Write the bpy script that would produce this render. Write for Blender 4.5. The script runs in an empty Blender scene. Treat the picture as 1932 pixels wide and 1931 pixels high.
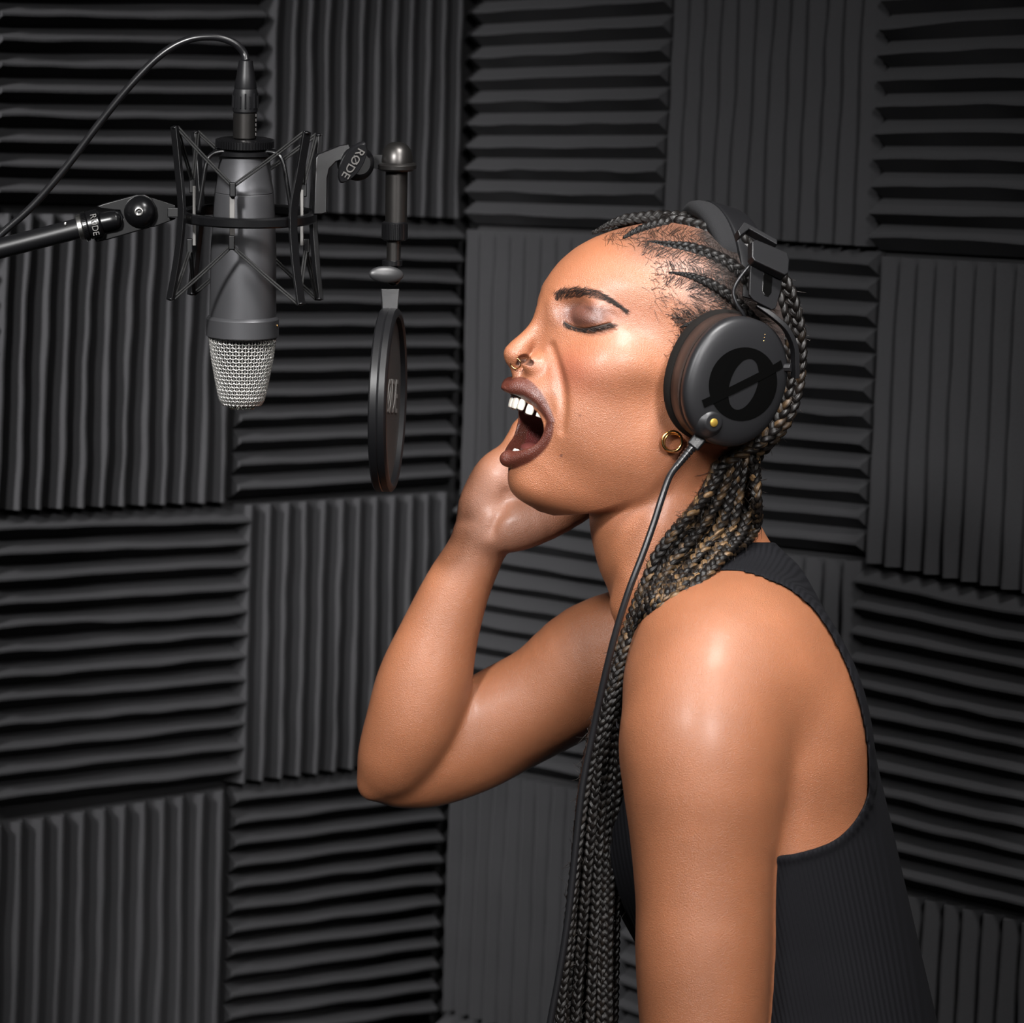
import bpy, bmesh, math, random
import numpy as np
from mathutils import Vector, Matrix
from concurrent.futures import ThreadPoolExecutor
random.seed(7); RNG = np.random.default_rng(7)
SC = bpy.context.scene; COL = SC.collection

# ------------------------------------------------------------------ camera
FPX = 5000.0; PITCH, ROLL = 0.1176, 0.04496; D0 = 2.0; PXM = 0.0004
CAM = np.array([0.0, 0.0, 1.6])
cp, sp, cr, sr = math.cos(PITCH), math.sin(PITCH), math.cos(ROLL), math.sin(ROLL)
FWD = np.array([0, cp, -sp]); _R = np.array([1.0, 0, 0]); _U = np.cross(_R, FWD)
RGT = cr*_R + sr*_U; UPV = -sr*_R + cr*_U
cam_d = bpy.data.cameras.new('camera'); cam = bpy.data.objects.new('camera', cam_d); COL.objects.link(cam)
cam.matrix_world = Matrix([[RGT[i], UPV[i], -FWD[i], CAM[i]] for i in range(3)]+[[0, 0, 0, 1]])
cam_d.sensor_width = 36; cam_d.lens = FPX/1932*36; cam_d.clip_start = 0.05; cam_d.clip_end = 50
cam_d.dof.use_dof = True; cam_d.dof.focus_distance = 1.97; cam_d.dof.aperture_fstop = 9.5
SC.camera = cam

def W(P):
    """a point given as (column, row, height towards the viewer), 0.4 mm units on the singer's plane -> metres"""
    P = np.atleast_2d(np.asarray(P, float)); D = D0-P[:, 2]*PXM
    return CAM+D[:, None]*(FWD+RGT*((P[:, 0]-966)/FPX)[:, None]-UPV*((P[:, 1]-965.5)/FPX)[:, None])
def W1(x, y, z=0): return Vector(W([(x, y, z)])[0])
RM = np.array([RGT, -UPV, -FWD])      # rows: image x, image y(down), towards the viewer, in world axes

# ------------------------------------------------------------------ light, world, exposure
w = bpy.data.worlds.new('world'); SC.world = w; w.use_nodes = True
w.node_tree.nodes['Background'].inputs[0].default_value = (0.75, 0.85, 1.0, 1); w.node_tree.nodes['Background'].inputs[1].default_value = 0.006
SC.view_settings.view_transform = 'Standard'; SC.view_settings.look = 'None'
SC.view_settings.gamma = 1; SC.view_settings.use_curve_mapping = False; SC.view_settings.exposure = 0.0
def area(name, loc, target, size, power, col=(1, 1, 1), spread=math.pi, sy=None):
    d = bpy.data.lights.new(name, 'AREA'); d.energy = power; d.color = col; d.size = size; d.spread = spread
    if sy: d.shape = 'RECTANGLE'; d.size_y = sy
    o = bpy.data.objects.new(name, d); COL.objects.link(o); o.location = loc
    o.rotation_euler = (Vector(target)-Vector(loc)).to_track_quat('-Z', 'Y').to_euler(); return o
area('key_strip_softbox', (0.42, 0.42, 2.25), (0.13, 2.0, 1.42), 0.26, 2.7, (1.0, 0.98, 0.97), math.radians(30), 1.3)
area('overhead_softbox', (0.30, 1.15, 3.15), (0.12, 2.0, 1.40), 0.36, 3.0, (1.0, 0.98, 0.96), math.radians(34))
area('left_softbox', (-0.98, 0.15, 2.70), (-0.18, 2.10, 1.45), 0.28, 4.4, (1.0, 0.99, 0.98), math.radians(40))
area('wall_softbox', (-2.05, 0.55, 2.70), (-0.865, 2.52, 1.62), 0.24, 11, (1.0, 0.98, 0.97), math.radians(31), 0.9)  # added lamp, rakes the left wall to narrow the bright foam stripes
area('right_softbox', (2.0, 0.9, 2.4), (0.50, 2.45, 1.3), 0.5, 0.32, (1.0, 0.98, 0.97), math.radians(80))
# ------------------------------------------------------------------ materials shared by the room
def _principled(name, base, rough, scale=0, strength=0, dist=.001, var=0):
    m = bpy.data.materials.new(name); m.use_nodes = True; n = m.node_tree; b = n.nodes['Principled BSDF']; b.inputs['Base Color'].default_value = (*base, 1); b.inputs['Roughness'].default_value = rough
    tc = n.nodes.new('ShaderNodeTexCoord'); t = n.nodes.new('ShaderNodeTexNoise'); t.inputs['Scale'].default_value = scale; t.inputs['Detail'].default_value = 5; n.links.new(tc.outputs['Object'], t.inputs['Vector'])
    bp = n.nodes.new('ShaderNodeBump'); bp.inputs['Strength'].default_value = strength; bp.inputs['Distance'].default_value = dist; n.links.new(t.outputs[0], bp.inputs['Height']); n.links.new(bp.outputs[0], b.inputs['Normal'])
    mr = n.nodes.new('ShaderNodeMapRange'); mr.inputs['To Min'].default_value = 1-var; mr.inputs['To Max'].default_value = 1+var; n.links.new(t.outputs[0], mr.inputs['Value'])
    mx = n.nodes.new('ShaderNodeMix'); mx.data_type = 'RGBA'; mx.blend_type = 'MULTIPLY'; mx.inputs[0].default_value = 1; mx.inputs[6].default_value = (*base, 1); n.links.new(mr.outputs[0], mx.inputs[7]); n.links.new(mx.outputs[2], b.inputs['Base Color'])
    return m
M_foam = _principled('charcoal_acoustic_foam', (.026, .026, .0278), .95, 700, .5, .0009, .18)
M_foam.node_tree.nodes['Principled BSDF'].inputs['Specular IOR Level'].default_value = .15
M_wall = _principled('black_painted_wall', (.006, .006, .007), .9, 60, .2)
M_floor = _principled('dark_carpet', (.02, .02, .022), .95, 400, .6, .002, .3)
# ------------------------------------------------------------------ the corner of the booth
TL_, TR_ = .7214, .8494; CORN = np.array([-.0644, 3.035, 0])
WALLS = {'left': (np.array([math.cos(TL_), math.sin(TL_), 0]), np.array([math.sin(TL_), -math.cos(TL_), 0]), -1), 'right': (np.array([math.cos(TR_), -math.sin(TR_), 0]), np.array([-math.sin(TR_), -math.cos(TR_), 0]), 1)}
def raw_obj(name, V, F, mt, parent=None, smooth=False):
    me = bpy.data.meshes.new(name); me.from_pydata([tuple(map(float, v)) for v in V], [], F); me.materials.append(mt); me.update()
    if smooth: me.polygons.foreach_set('use_smooth', [True]*len(me.polygons)); me.set_sharp_from_angle(angle=math.radians(30))
    o = bpy.data.objects.new(name, me); COL.objects.link(o)
    if parent: o.parent = parent
    return o
HROOM = 3.5; LEN = 3.4
wall_obj = {}
for side, (d, n, sg) in WALLS.items():
    a, b = CORN-d*.0, CORN+d*sg*LEN; V = [a, b, b+np.array([0, 0, HROOM]), a+np.array([0, 0, HROOM])]; V += [v-n*.12 for v in V]
    F = [(0, 1, 2, 3), (7, 6, 5, 4), (0, 4, 5, 1), (1, 5, 6, 2), (2, 6, 7, 3), (3, 7, 4, 0)]
    o = raw_obj('wall_'+side, V, F, M_wall); o['kind'] = 'structure'; wall_obj[side] = o
aL = CORN+WALLS['left'][0]*-LEN; aR = CORN+WALLS['right'][0]*LEN; far_ = np.array([(aL[0]+aR[0])/2, -2.2, 0])
quad = [CORN, aL, aL+np.array([.5, -2.6, 0]), aR+np.array([-.5, -2.6, 0]), aR]
for nm, z, t, mt in (('floor', 0, -.1, M_floor), ('ceiling', HROOM, .1, M_wall)):
    V = [q+np.array([0, 0, z]) for q in quad]; V += [v+np.array([0, 0, t]) for v in V]; N = len(quad)
    o = raw_obj(nm, V, [tuple(range(N)), tuple(range(2*N-1, N-1, -1))]+[(i, (i+1) % N, N+(i+1) % N, N+i) for i in range(N)], mt); o['kind'] = 'structure'
FB, FP = .006, .0185
def foam_panel(side, ori, q, seed):
    d, n, sg = WALLS[side]; rg = np.random.default_rng(seed); q = np.array(q, float); TLc, TRc, BRc, BLc = q; M_ = 22; K = 12
    prof = [(0, 0.0)]
    for i in range(K): prof += [((i+.45)/K, 1.0), ((i+.55)/K, 1.0), ((i+1)/K, 0.0)]
    xx = np.linspace(0, 1, M_+1)[None]; wv = lambda amp: sum(rg.normal(0, amp/(f_**.6), (K, 1))*np.sin(2*math.pi*f_*xx+rg.uniform(0, 6.28, (K, 1))) for f_ in (.6, 1.3, 2.6, 4.5)); wob = wv(.0022)+wv(.0018)[:1]; hob = 1+wv(.025); g = .0015
    V = []
    for j in range(M_+1):
        l = j/M_
        for i, (t, h) in enumerate(prof):
            rib = min(K-1, int(t*K-1e-6)) if h else None
            tt = t+(wob[rib, j] if h else 0)*.8; hh = FB+FP*(h*hob[rib, j] if h else 0.0)
            a, b = (l, tt) if ori == 'h' else (tt, l)
            a = g/.3+a*(1-2*g/.3); b = g/.3+b*(1-2*g/.3)
            p = (TLc*(1-a)+TRc*a)*(1-b)+(BLc*(1-a)+BRc*a)*b; V.append(CORN+d*p[0]+np.array([0, 0, p[1]])+n*hh)
    R_ = len(prof); F = [(j*R_+i, j*R_+i+1, (j+1)*R_+i+1, (j+1)*R_+i) for j in range(M_) for i in range(R_-1)]
    nb = len(V); loop = list(range(R_))+[j*R_+R_-1 for j in range(1, M_+1)]+[M_*R_+i for i in range(R_-2, -1, -1)]+[j*R_ for j in range(M_-1, 0, -1)]
    for v in loop:
        p = V[v]; V.append(p-n*((p-CORN)@n-.0005))
    N = len(loop); F += [(loop[i], loop[(i+1) % N], nb+(i+1) % N, nb+i) for i in range(N)]+[tuple(nb+i for i in range(N))]
    flip = (side == 'left') == (ori == 'h')
    o = raw_obj('foam_panel', V, F, M_foam, wall_obj[side], smooth=True); bm = bmesh.new(); bm.from_mesh(o.data); bmesh.ops.recalc_face_normals(bm, faces=bm.faces); bm.to_mesh(o.data); bm.free(); return o
TILES_L = [
 ('v', [(-0.6363, 2.1639), (-0.3128, 2.2017), (-0.3118, 1.9028), (-0.6261, 1.8691)]),  
 ('h', [(-0.3123, 2.1886), (-0.0386, 2.2193), (-0.0323, 1.9039), (-0.3102, 1.8975)]),  
 ('h', [(-0.6248, 1.8652), (-0.3082, 1.8977), (-0.3038, 1.5766), (-0.6216, 1.572)]),  
 ('v', [(-0.3081, 1.895), (-0.0339, 1.9037), (-0.0247, 1.5734), (-0.3037, 1.575)]),  
 ('h', [(-0.9031, 1.5653), (-0.6232, 1.5652), (-0.6272, 1.2685), (-0.9206, 1.2696)]),  
 ('v', [(-0.6232, 1.5642), (-0.326, 1.5693), (-0.3303, 1.2645), (-0.629, 1.2675)]),  
 ('h', [(-0.3232, 1.5677), (-0.0244, 1.5681), (-0.0237, 1.2711), (-0.3249, 1.266)]),  
 ('v', [(-0.9206, 1.2647), (-0.6181, 1.2633), (-0.6155, 0.9591), (-0.9281, 0.9669)]),  
 ('h', [(-0.6169, 1.2627), (-0.304, 1.2605), (-0.3044, 0.9588), (-0.6144, 0.9628)]),  
 ('v', [(-0.3193, 1.2629), (-0.0227, 1.2662), (-0.0176, 0.9552), (-0.3183, 0.9563)]),  
 ('h', [(-0.9281, 0.9568), (-0.62, 0.946), (-0.6224, 0.6396), (-0.9359, 0.6668)]),  
 ('v', [(-0.6189, 0.9486), (-0.3182, 0.9534), (-0.3159, 0.6438), (-0.6201, 0.6448)]),  
 ('h', [(-0.3125, 0.9527), (-0.0173, 0.9502), (-0.0151, 0.6421), (-0.3122, 0.6581)]),  
 ('v', [(-0.8959, 1.8402), (-0.6272, 1.8665), (-0.6234, 1.5719), (-0.9031, 1.5662)]),  
 ('v', [(-0.3121, 0.6539), (-0.0164, 0.636), (-0.0102, 0.3074), (-0.3103, 0.3326)]),  
 ('h', [(-0.62, 0.6391), (-0.3158, 0.6408), (-0.3122, 0.3269), (-0.6189, 0.3322)]),  
]
TILES_R = [
 ('v', [(0.0053, 2.176), (0.3263, 2.1651), (0.3291, 1.8769), (0.0101, 1.8706)]),  
 ('h', [(0.3263, 2.1651), (0.6147, 2.1634), (0.6163, 1.8839), (0.3291, 1.8769)]),  
 ('h', [(0.0103, 1.8677), (0.3279, 1.8732), (0.328, 1.5717), (0.0173, 1.568)]),  
 ('v', [(0.3295, 1.8715), (0.6167, 1.8789), (0.619, 1.5678), (0.3313, 1.5707)]),  
 ('h', [(0.6178, 1.8656), (0.8853, 1.8736), (0.9006, 1.5661), (0.6219, 1.5649)]),  
 ('v', [(0.0156, 1.5643), (0.3251, 1.5689), (0.3254, 1.2671), (0.0225, 1.2607)]),  
 ('h', [(0.3283, 1.5679), (0.6272, 1.5662), (0.6333, 1.2699), (0.328, 1.2533)]),  
 ('v', [(0.6302, 1.5623), (0.9094, 1.5633), (0.9184, 1.2609), (0.633, 1.2646)]),  
 ('h', [(0.0227, 1.2577), (0.3257, 1.2632), (0.3263, 0.9733), (0.0275, 0.953)]),  
 ('v', [(0.3282, 1.2505), (0.6322, 1.2666), (0.6351, 0.9601), (0.3283, 0.969)]),  
 ('h', [(0.6285, 1.2609), (0.9204, 1.2573), (0.9198, 0.9671), (0.6377, 0.9538)]),  
 ('v', [(0.0276, 0.9505), (0.3266, 0.9687), (0.327, 0.6752), (0.0293, 0.6581)]),  
 ('h', [(0.3285, 0.9656), (0.6375, 0.9564), (0.6399, 0.6602), (0.3303, 0.6524)]),  
 ('v', [(0.6394, 0.9504), (0.9201, 0.9642), (0.9247, 0.6741), (0.645, 0.6399)]),  
 ('h', [(0.0296, 0.6537), (0.3273, 0.6717), (0.3277, 0.3697), (0.0323, 0.3401)]),  
 ('v', [(0.8865, 1.8736), (1.1353, 1.8892), (1.1509, 1.5644), (0.9019, 1.5652)]),  
 ('h', [(0.9106, 1.5619), (1.1511, 1.5623), (1.165, 1.2531), (0.9202, 1.2602)]),  
 ('v', [(0.9216, 1.2566), (1.1654, 1.2488), (1.1709, 0.9728), (0.9211, 0.9664)]),  
 ('h', [(0.9214, 0.9626), (1.1713, 0.9684), (1.1815, 0.6913), (0.9259, 0.6735)]),  
]
for i, (ori, q) in enumerate(TILES_L): foam_panel('left', ori, q, i)
for i, (ori, q) in enumerate(TILES_R): foam_panel('right', ori, q, 50+i)
# ------------------------------------------------------------------ signed-distance sculpting of the singer's body
def unit(v): v = np.asarray(v, float); return v/np.linalg.norm(v)
def smin(a, b, k):
    h = np.maximum(k-np.abs(a-b), 0)/k; return np.minimum(a, b)-h*h*k*.25
def smax(a, b, k): return -smin(-a, -b, k)
def ell(P, c, r, R=None):
    d = P-np.asarray(c, float)
    if R is not None: d = d@np.asarray(R).T
    r = np.asarray(r, float); k0 = np.linalg.norm(d/r, axis=1); k1 = np.linalg.norm(d/(r*r), axis=1)+1e-9
    return k0*(k0-1)/k1
def chain(P, pts, k=0, flat=None):
    """pts: (x,y,z,r); round cones along a polyline; flat=(dir, ratio) squeezes the section along dir"""
    out = None
    for a, b in zip(pts[:-1], pts[1:]):
        A = np.array(a[:3], float); B = np.array(b[:3], float); ab = B-A
        d = P-A; t = np.clip(d@ab/(ab@ab), 0, 1); v = d-t[:, None]*ab
        if flat is not None:
            n = unit(flat[0]); vn = v@n; v = v+np.outer(vn*(1/flat[1]-1), n)
        q = np.sqrt((v*v).sum(1))-(a[3]+(b[3]-a[3])*t)
        out = q if out is None else (smin(out, q, k) if k else np.minimum(out, q))
    return out
def smooth_table(tab, step=2.0, sig=9.0):
    tab = np.array(tab, float); tab = tab[np.argsort(tab[:, 0])]
    u = np.arange(tab[0, 0], tab[-1, 0]+step, step); out = [u]
    g = np.exp(-0.5*(np.arange(-12, 13)*step/sig)**2); g /= g.sum()
    for j in range(1, tab.shape[1]):
        v = np.interp(u, tab[:, 0], tab[:, j]); pad = np.concatenate([2*v[0]-v[12:0:-1], v, 2*v[-1]-v[-2:-14:-1]])
        out.append(np.convolve(pad, g, 'valid'))
    return np.array(out)
def tint(tab, j, u): return np.interp(u, tab[0], tab[j])

def dense(pts, n=3):
    pts = [np.array(p, float) for p in pts]; N = len(pts); out = []
    for i in range(N-1):
        p0, p1, p2, p3 = pts[max(i-1, 0)], pts[i], pts[i+1], pts[min(i+2, N-1)]
        for t in np.linspace(0, 1, n, endpoint=False): out.append(tuple(.5*((2*p1)+(p2-p0)*t+(2*p0-5*p1+4*p2-p3)*t*t+(3*p1-3*p2+p3-p0)*t**3)))
    return out+[tuple(pts[-1])]
# head frame: F forward, S towards the camera side, U up
tau, psi = math.radians(18), math.radians(20)
HF = np.array([-math.cos(tau)*math.cos(psi), -math.sin(tau)*math.cos(psi), math.sin(psi)])
HS = np.array([math.cos(tau)*math.sin(psi), math.sin(tau)*math.sin(psi), math.cos(psi)])
HU = np.array([math.sin(tau), -math.cos(tau), 0.0]); HO = np.array([1286, 700, 0.0])
HR = np.array([HF, HS, HU])
def hl(f, s, u): return HO+f*HF+s*HS+u*HU
def hp(x, y, s):
    d = np.array([x, y, 0.0])-HO; d[2] = (s-HS[0]*d[0]-HS[1]*d[1])/HS[2]; return HO+d
def mir(p):
    l = HR@(np.asarray(p[:3], float)-HO); q = hl(l[0], -l[1], l[2]); return tuple(q)+tuple(p[3:])
HEAD = smooth_table([  # u, front, centre, back, half width, exponent
 (280, 48, 36, 22, 8, 2.0), (274, 84, 30, -18, 62, 2.0), (262, 118, 20, -44, 108, 2.0), (243, 160, 8, -76, 146, 2.0), (216, 206, -10, -104, 176, 2.0),
 (190, 240, -24, -126, 191, 2.0), (160, 271, -36, -150, 200, 2.0), (126, 294, -46, -170, 204, 1.98), (96, 307, -52, -183, 202, 1.93), (65, 313, -56, -194, 198, 1.88),
 (40, 314, -58, -202, 194, 1.82), (20, 312, -60, -206, 190, 1.78), (0, 306, -60, -207, 187, 1.75), (-30, 299, -56, -205, 184, 1.74), (-60, 298, -48, -200, 181, 1.74), (-104, 302, -30, -186, 175, 1.74),
 (-134, 303, -10, -168, 169, 1.74), (-170, 297, 12, -132, 161, 1.75), (-210, 289, 34, -84, 149, 1.77), (-250, 276, 60, -20, 133, 1.8), (-275, 264, 84, 30, 117, 1.85),
 (-298, 254, 108, 76, 98, 1.9), (-314, 243, 130, 112, 80, 1.95), (-326, 224, 150, 140, 58, 2.0), (-335, 186, 165, 158, 18, 2.0)])
def surf_f(s, u):
    c, ff, hw, n = tint(HEAD, 2, u), tint(HEAD, 1, u), tint(HEAD, 4, u), tint(HEAD, 5, u)
    return c+(ff-c)*max(0, 1-(abs(s)/hw)**n)**(1/n)
def sdf_headloft(L):
    f, s, u = L[:, 0], L[:, 1], L[:, 2]
    ff, c, fb, hw, n = [tint(HEAD, j, u) for j in range(1, 6)]
    df = f-c; a = np.where(df > 0, ff-c, c-fb)
    q = ((np.abs(df)/a)**n+(np.abs(s)/hw)**n+1e-12)**(1/n)
    r = np.hypot(df, s); d = r*(1-1/np.maximum(q, 1e-3))
    d = np.where(q < .3, -np.minimum(a, hw)*(1-q), d)*.9
    return np.maximum(d, np.maximum(u-280, -335-u))
def sdf_face0(P):
    """head without eyes, mouth and nostrils"""
    L = (P-HO)@HR.T; La = L.copy(); La[:, 1] = np.abs(La[:, 1])
    d = sdf_headloft(L)
    d = smin(d, ell(La, (248, 60, 60), (44, 62, 17)), 30)
    d = smin(d, ell(La, (190, 92, -52), (58, 62, 44)), 70)     # cheek apple
    d = smin(d, ell(La, (140, 118, -12), (70, 50, 40)), 70)
    d = smin(d, ell(La, (120, 92, -140), (110, 56, 80)), 60)
    d = smin(d, ell(L, (262, 0, -120), (42, 66, 34)), 30)
    d = smin(d, ell(L, (218, 0, -288), (32, 44, 34)), 34)
    return d
def sdf_nose(L):
    La = L.copy(); La[:, 1] = np.abs(La[:, 1])
    d = chain(L, dense([(290, 0, 30, 17), (297, 0, 4, 16), (309, 0, -24, 15), (321, 0, -48, 17), (328, 0, -67, 22)], 2), 6)
    d = smin(d, ell(La, (287, 30, -77), (33, 19, 21)), 12)
    d = smin(d, chain(L, [(326, 0, -80, 13), (314, 0, -98, 9), (302, 0, -112, 12)], 4), 8)
    return d
def sdf_face1(P): return smin(sdf_face0(P), sdf_nose((P-HO)@HR.T), 14)
def on(x, y, dep=0, fn=None):
    """the point of the face surface seen at (x, y), sunk by dep"""
    z = np.arange(300, -60, -1.0); P = np.stack([np.full_like(z, x), np.full_like(z, y), z], 1); v = (fn or sdf_face0)(P)
    i = np.argmax(v < 0); z0 = z[i] if (v < 0).any() else 0
    return np.array([x, y, z0-dep])
LIP_UP = [hp(960, 739, 0), hp(974, 732, 17), on(992, 735, 6), on(1011, 748, 6), on(1029, 768, 6), on(1043, 794, 5)]
LIP_LO = [hp(958, 866, 0), hp(972, 866, 15), on(998, 856, 6), on(1020, 841, 6), on(1036, 819, 5), on(1042, 795, 5)]
LUP = dense([tuple(p)+(r,) for p, r in zip(LIP_UP, (14.5, 16.5, 15.5, 13, 9.5, 6))], 4)
LLO = dense([tuple(p)+(r,) for p, r in zip(LIP_LO, (13.5, 14.5, 13, 10.5, 8, 6))], 4)
print('lips', [tuple(np.round(HR@(p-HO))) for p in LIP_UP], [tuple(np.round(HR@(p-HO))) for p in LIP_LO])
LUPm, LLOm = [mir(p) for p in LUP], [mir(p) for p in LLO]
def both(P, pts, k=0): return np.minimum(chain(P, pts, k), chain(P, [mir(p) for p in pts], k))
EYE = HR@(on(1100, 596)-HO)
ORB = HR@(on(1090, 588)-HO)
print('eye', EYE, ORB)
def sdf_eye(La): return ell(La, EYE-np.array([33, 20, 1]), (42, 52, 29))
def sdf_face2(P):
    La = (P-HO)@HR.T; La[:, 1] = np.abs(La[:, 1])
    d = smax(sdf_face0(P), -ell(La, ORB+np.array([22, 2, 2]), (38, 52, 33)), 24); return smin(d, sdf_eye(La), 9)
LASH = [on(x, y, 0, sdf_face2) for x, y in [(1064, 608), (1074, 614), (1086, 619), (1102, 621.5), (1120, 619), (1137, 615), (1151, 611)]]
FOLD = [tuple(on(x, y, -2))+(r,) for x, y, r in [(1039, 656, 3.5), (1047, 682, 6), (1056, 715, 7), (1061, 752, 6), (1061, 785, 4), (1059, 812, 1.5)]]
FOLDd = dense(FOLD, 3); FOLDm = [mir(p) for p in FOLDd]
PUFF = dense([tuple(on(x, y, r-1))+(r,) for x, y, r in [(1056, 658, 6), (1066, 682, 9), (1078, 715, 10), (1086, 750, 8), (1090, 780, 4)]], 2); PUFFm = [mir(p) for p in PUFF]
_n0 = [on(x, y, 1, sdf_face1) for x, y in ((979, 686), (989, 680), (1001, 685))]
NOSTRIL = [tuple(p)+(r,) for p, r in zip(_n0, (5, 7.5, 5.5))]; NOSE_IN = _n0[1]+np.array([1, -1, -9])
MOUTHS = [((235, 0, -190), (150, 72, 54)), ((330, 0, -190), (90, 60, 52))]
def sdf_head(P):
    L = (P-HO)@HR.T
    La = L.copy(); La[:, 1] = np.abs(La[:, 1])
    d = sdf_face0(P)
    d = smax(d, -ell(La, ORB+np.array([22, 2, 2]), (38, 52, 33)), 24)
    d = smin(d, sdf_eye(La), 9)
    d = smax(d, -chain(P, FOLDd), 16); d = smax(d, -chain(P, FOLDm), 16)
    d = smin(d, sdf_nose(L), 14)
    for A in (LUP, LUPm, LLO, LLOm): d = smin(d, chain(P, A), 8)
    nn_ = np.minimum(chain(P, NOSTRIL), ell(P, NOSE_IN, (14, 9.5, 20))); nm_ = chain(P, [mir(q) for q in NOSTRIL]); d = smax(d, -np.minimum(nn_, nm_), 3)
    m = smin(ell(L, *MOUTHS[0]), ell(L, *MOUTHS[1]), 12)
    d = smax(d, -m, 5)
    d = smax(d, -both(P, [tuple(p)+(2.2,) for p in LASH], 0), 2.5)
    return d
NECK = [(1222, 900, 0, 108), (1243, 975, 0, 128), (1262, 1030, 0, 134), (1300, 1100, 0, 142), (1345, 1160, 0, 160)]
def sdf_neck(P): return smin(smin(chain(P, NECK, 20), chain(P, [(1330, 900, 0, 100), (1346, 1000, 0, 74), (1380, 1080, 0, 88)], 20), 40), chain(P, [(1288, 890, 92, 30), (1240, 990, 112, 27), (1195, 1085, 92, 24), (1172, 1140, 60, 20)]), 26)
TORSO = smooth_table([  # y, x left, x right, half depth, centre depth, exponent
 (1030, 1330, 1400, 40, 0, 2), (1050, 1270, 1475, 150, 0, 2), (1085, 1232, 1505, 235, 5, 2), (1120, 1200, 1530, 300, 8, 2.1), (1170, 1180, 1562, 350, 10, 2.2), (1280, 1165, 1610, 385, 12, 2.3), (1450, 1156, 1652, 375, 12, 2.3),
 (1560, 1150, 1678, 355, 12, 2.3), (1640, 1150, 1696, 345, 10, 2.3), (1710, 1165, 1712, 335, 10, 2.3), (1800, 1215, 1733, 320, 10, 2.3), (1931, 1290, 1764, 312, 10, 2.3), (2060, 1300, 1800, 330, 10, 2.3), (2200, 1290, 1830, 360, 10, 2.3)], 4.0, 16)
def sdf_torso(P, off=0.0):
    y = P[:, 1]; xl, xr, hz, cz, n = [tint(TORSO, j, y) for j in range(1, 6)]
    a = (xr-xl)/2; dx = P[:, 0]-(xl+xr)/2; dz = P[:, 2]-cz
    q = ((np.abs(dx)/a)**n+(np.abs(dz)/hz)**n+1e-12)**(1/n)
    r = np.hypot(dx, dz); d = r*(1-1/np.maximum(q, 1e-3)); d = np.where(q < .3, -np.minimum(a, hz)*(1-q), d)*.85
    d = np.maximum(d, np.maximum(1030-y, y-2190))
    d = smin(d, ell(P, (1500, 1335, 238), (115, 190, 100), rotz(-18)), 90)     # shoulder blade
    d = smin(d, ell(P, (1215, 1610, 150), (70, 105, 120)), 50)
    d = smin(d, ell(P, (1215, 1610, -130), (70, 105, 120)), 50)
    return d-off
def rotz(a):
    a = math.radians(a); return [[math.cos(a), math.sin(a), 0], [-math.sin(a), math.cos(a), 0], [0, 0, 1]]
NARM = dense([(1400, 1215, 190, 105), (1350, 1290, 290, 150), (1334, 1390, 335, 166), (1331, 1470, 350, 157), (1329, 1550, 351, 144), (1327, 1625, 350, 134), (1328, 1710, 348, 129), (1327, 1800, 346, 129), (1327, 1931, 342, 121), (1328, 2060, 338, 108)], 6)
NFORE = [(1328, 2060, 338, 108), (1325, 2180, 345, 112), (1290, 2330, 372, 100), (1245, 2560, 410, 72), (1218, 2720, 432, 56), (1208, 2790, 440, 58)]
NHAND = [(1208, 2790, 440, 56), (1198, 2860, 446, 66), (1190, 2930, 450, 58)]
NFING = [[(1190+o, 2930, 450, 24), (1180+o*1.3, 3010, 448, 19), (1186+o*1.4, 3080, 436, 17), (1198+o*1.4, 3130+e, 420, 14)] for o, e in ((-52, -16), (-18, 6), (16, 0), (46, -26))]+[[(1160, 2830, 440, 30), (1120, 2900, 425, 25), (1112, 2970, 415, 18)]]
def sdf_nhand(P):
    d = chain(P, NHAND, 12, ((.1, 0, 1), .55))
    for q in NFING: d = smin(d, chain(P, q, 6), 10)
    return smin(d, chain(P, NFORE, 8), 14)
FUP = [(1235, 1215, -310, 118), (1130, 1250, -350, 118), (1040, 1312, -378, 106), (960, 1355, -395, 104), (880, 1398, -405, 103), (805, 1438, -405, 88), (752, 1464, -392, 62)]
FFO = [(722, 1466, -368, 46), (748, 1428, -352, 74), (780, 1362, -332, 90), (800, 1290, -322, 90), (826, 1205, -312, 76), (860, 1115, -300, 64), (893, 1050, -290, 56), (912, 1010, -280, 53)]; FFO = dense(FFO, 4); FUP = dense(FUP, 4)
# far hand: palm facing the camera side, fingers reaching up to the far ear cup
HAND_PALM = [(912, 1005, -278, 52), (930, 965, -272, 58), (960, 915, -268, 62), (990, 880, -268, 52)]
FING = [
 [(955, 880, -262, 30), (985, 812, -300, 21), (1040, 740, -345, 19), (1075, 690, -375, 17), (1100, 655, -385, 14)],
 [(985, 872, -262, 30), (1030, 800, -305, 22), (1085, 725, -350, 20), (1125, 670, -378, 18), (1150, 640, -385, 15)],
 [(1012, 870, -262, 30), (1065, 805, -305, 22), (1120, 740, -350, 20), (1160, 690, -375, 18), (1182, 662, -380, 15)],
 [(1035, 880, -262, 30), (1092, 830, -300, 22), (1150, 775, -335, 20), (1192, 740, -360, 18), (1215, 715, -368, 15)]]
THUMB = dense([(925, 1000, -262, 40), (965, 995, -244, 46), (1010, 985, -244, 42), (1058, 972, -258, 33), (1108, 950, -282, 25), (1150, 925, -298, 19)], 2)
def sdf_farm(P):
    d = smin(smin(chain(P, FUP), chain(P, FFO), 5), ell(P, (702, 1480, -375), (30, 34, 32)), 14)
    return d
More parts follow.
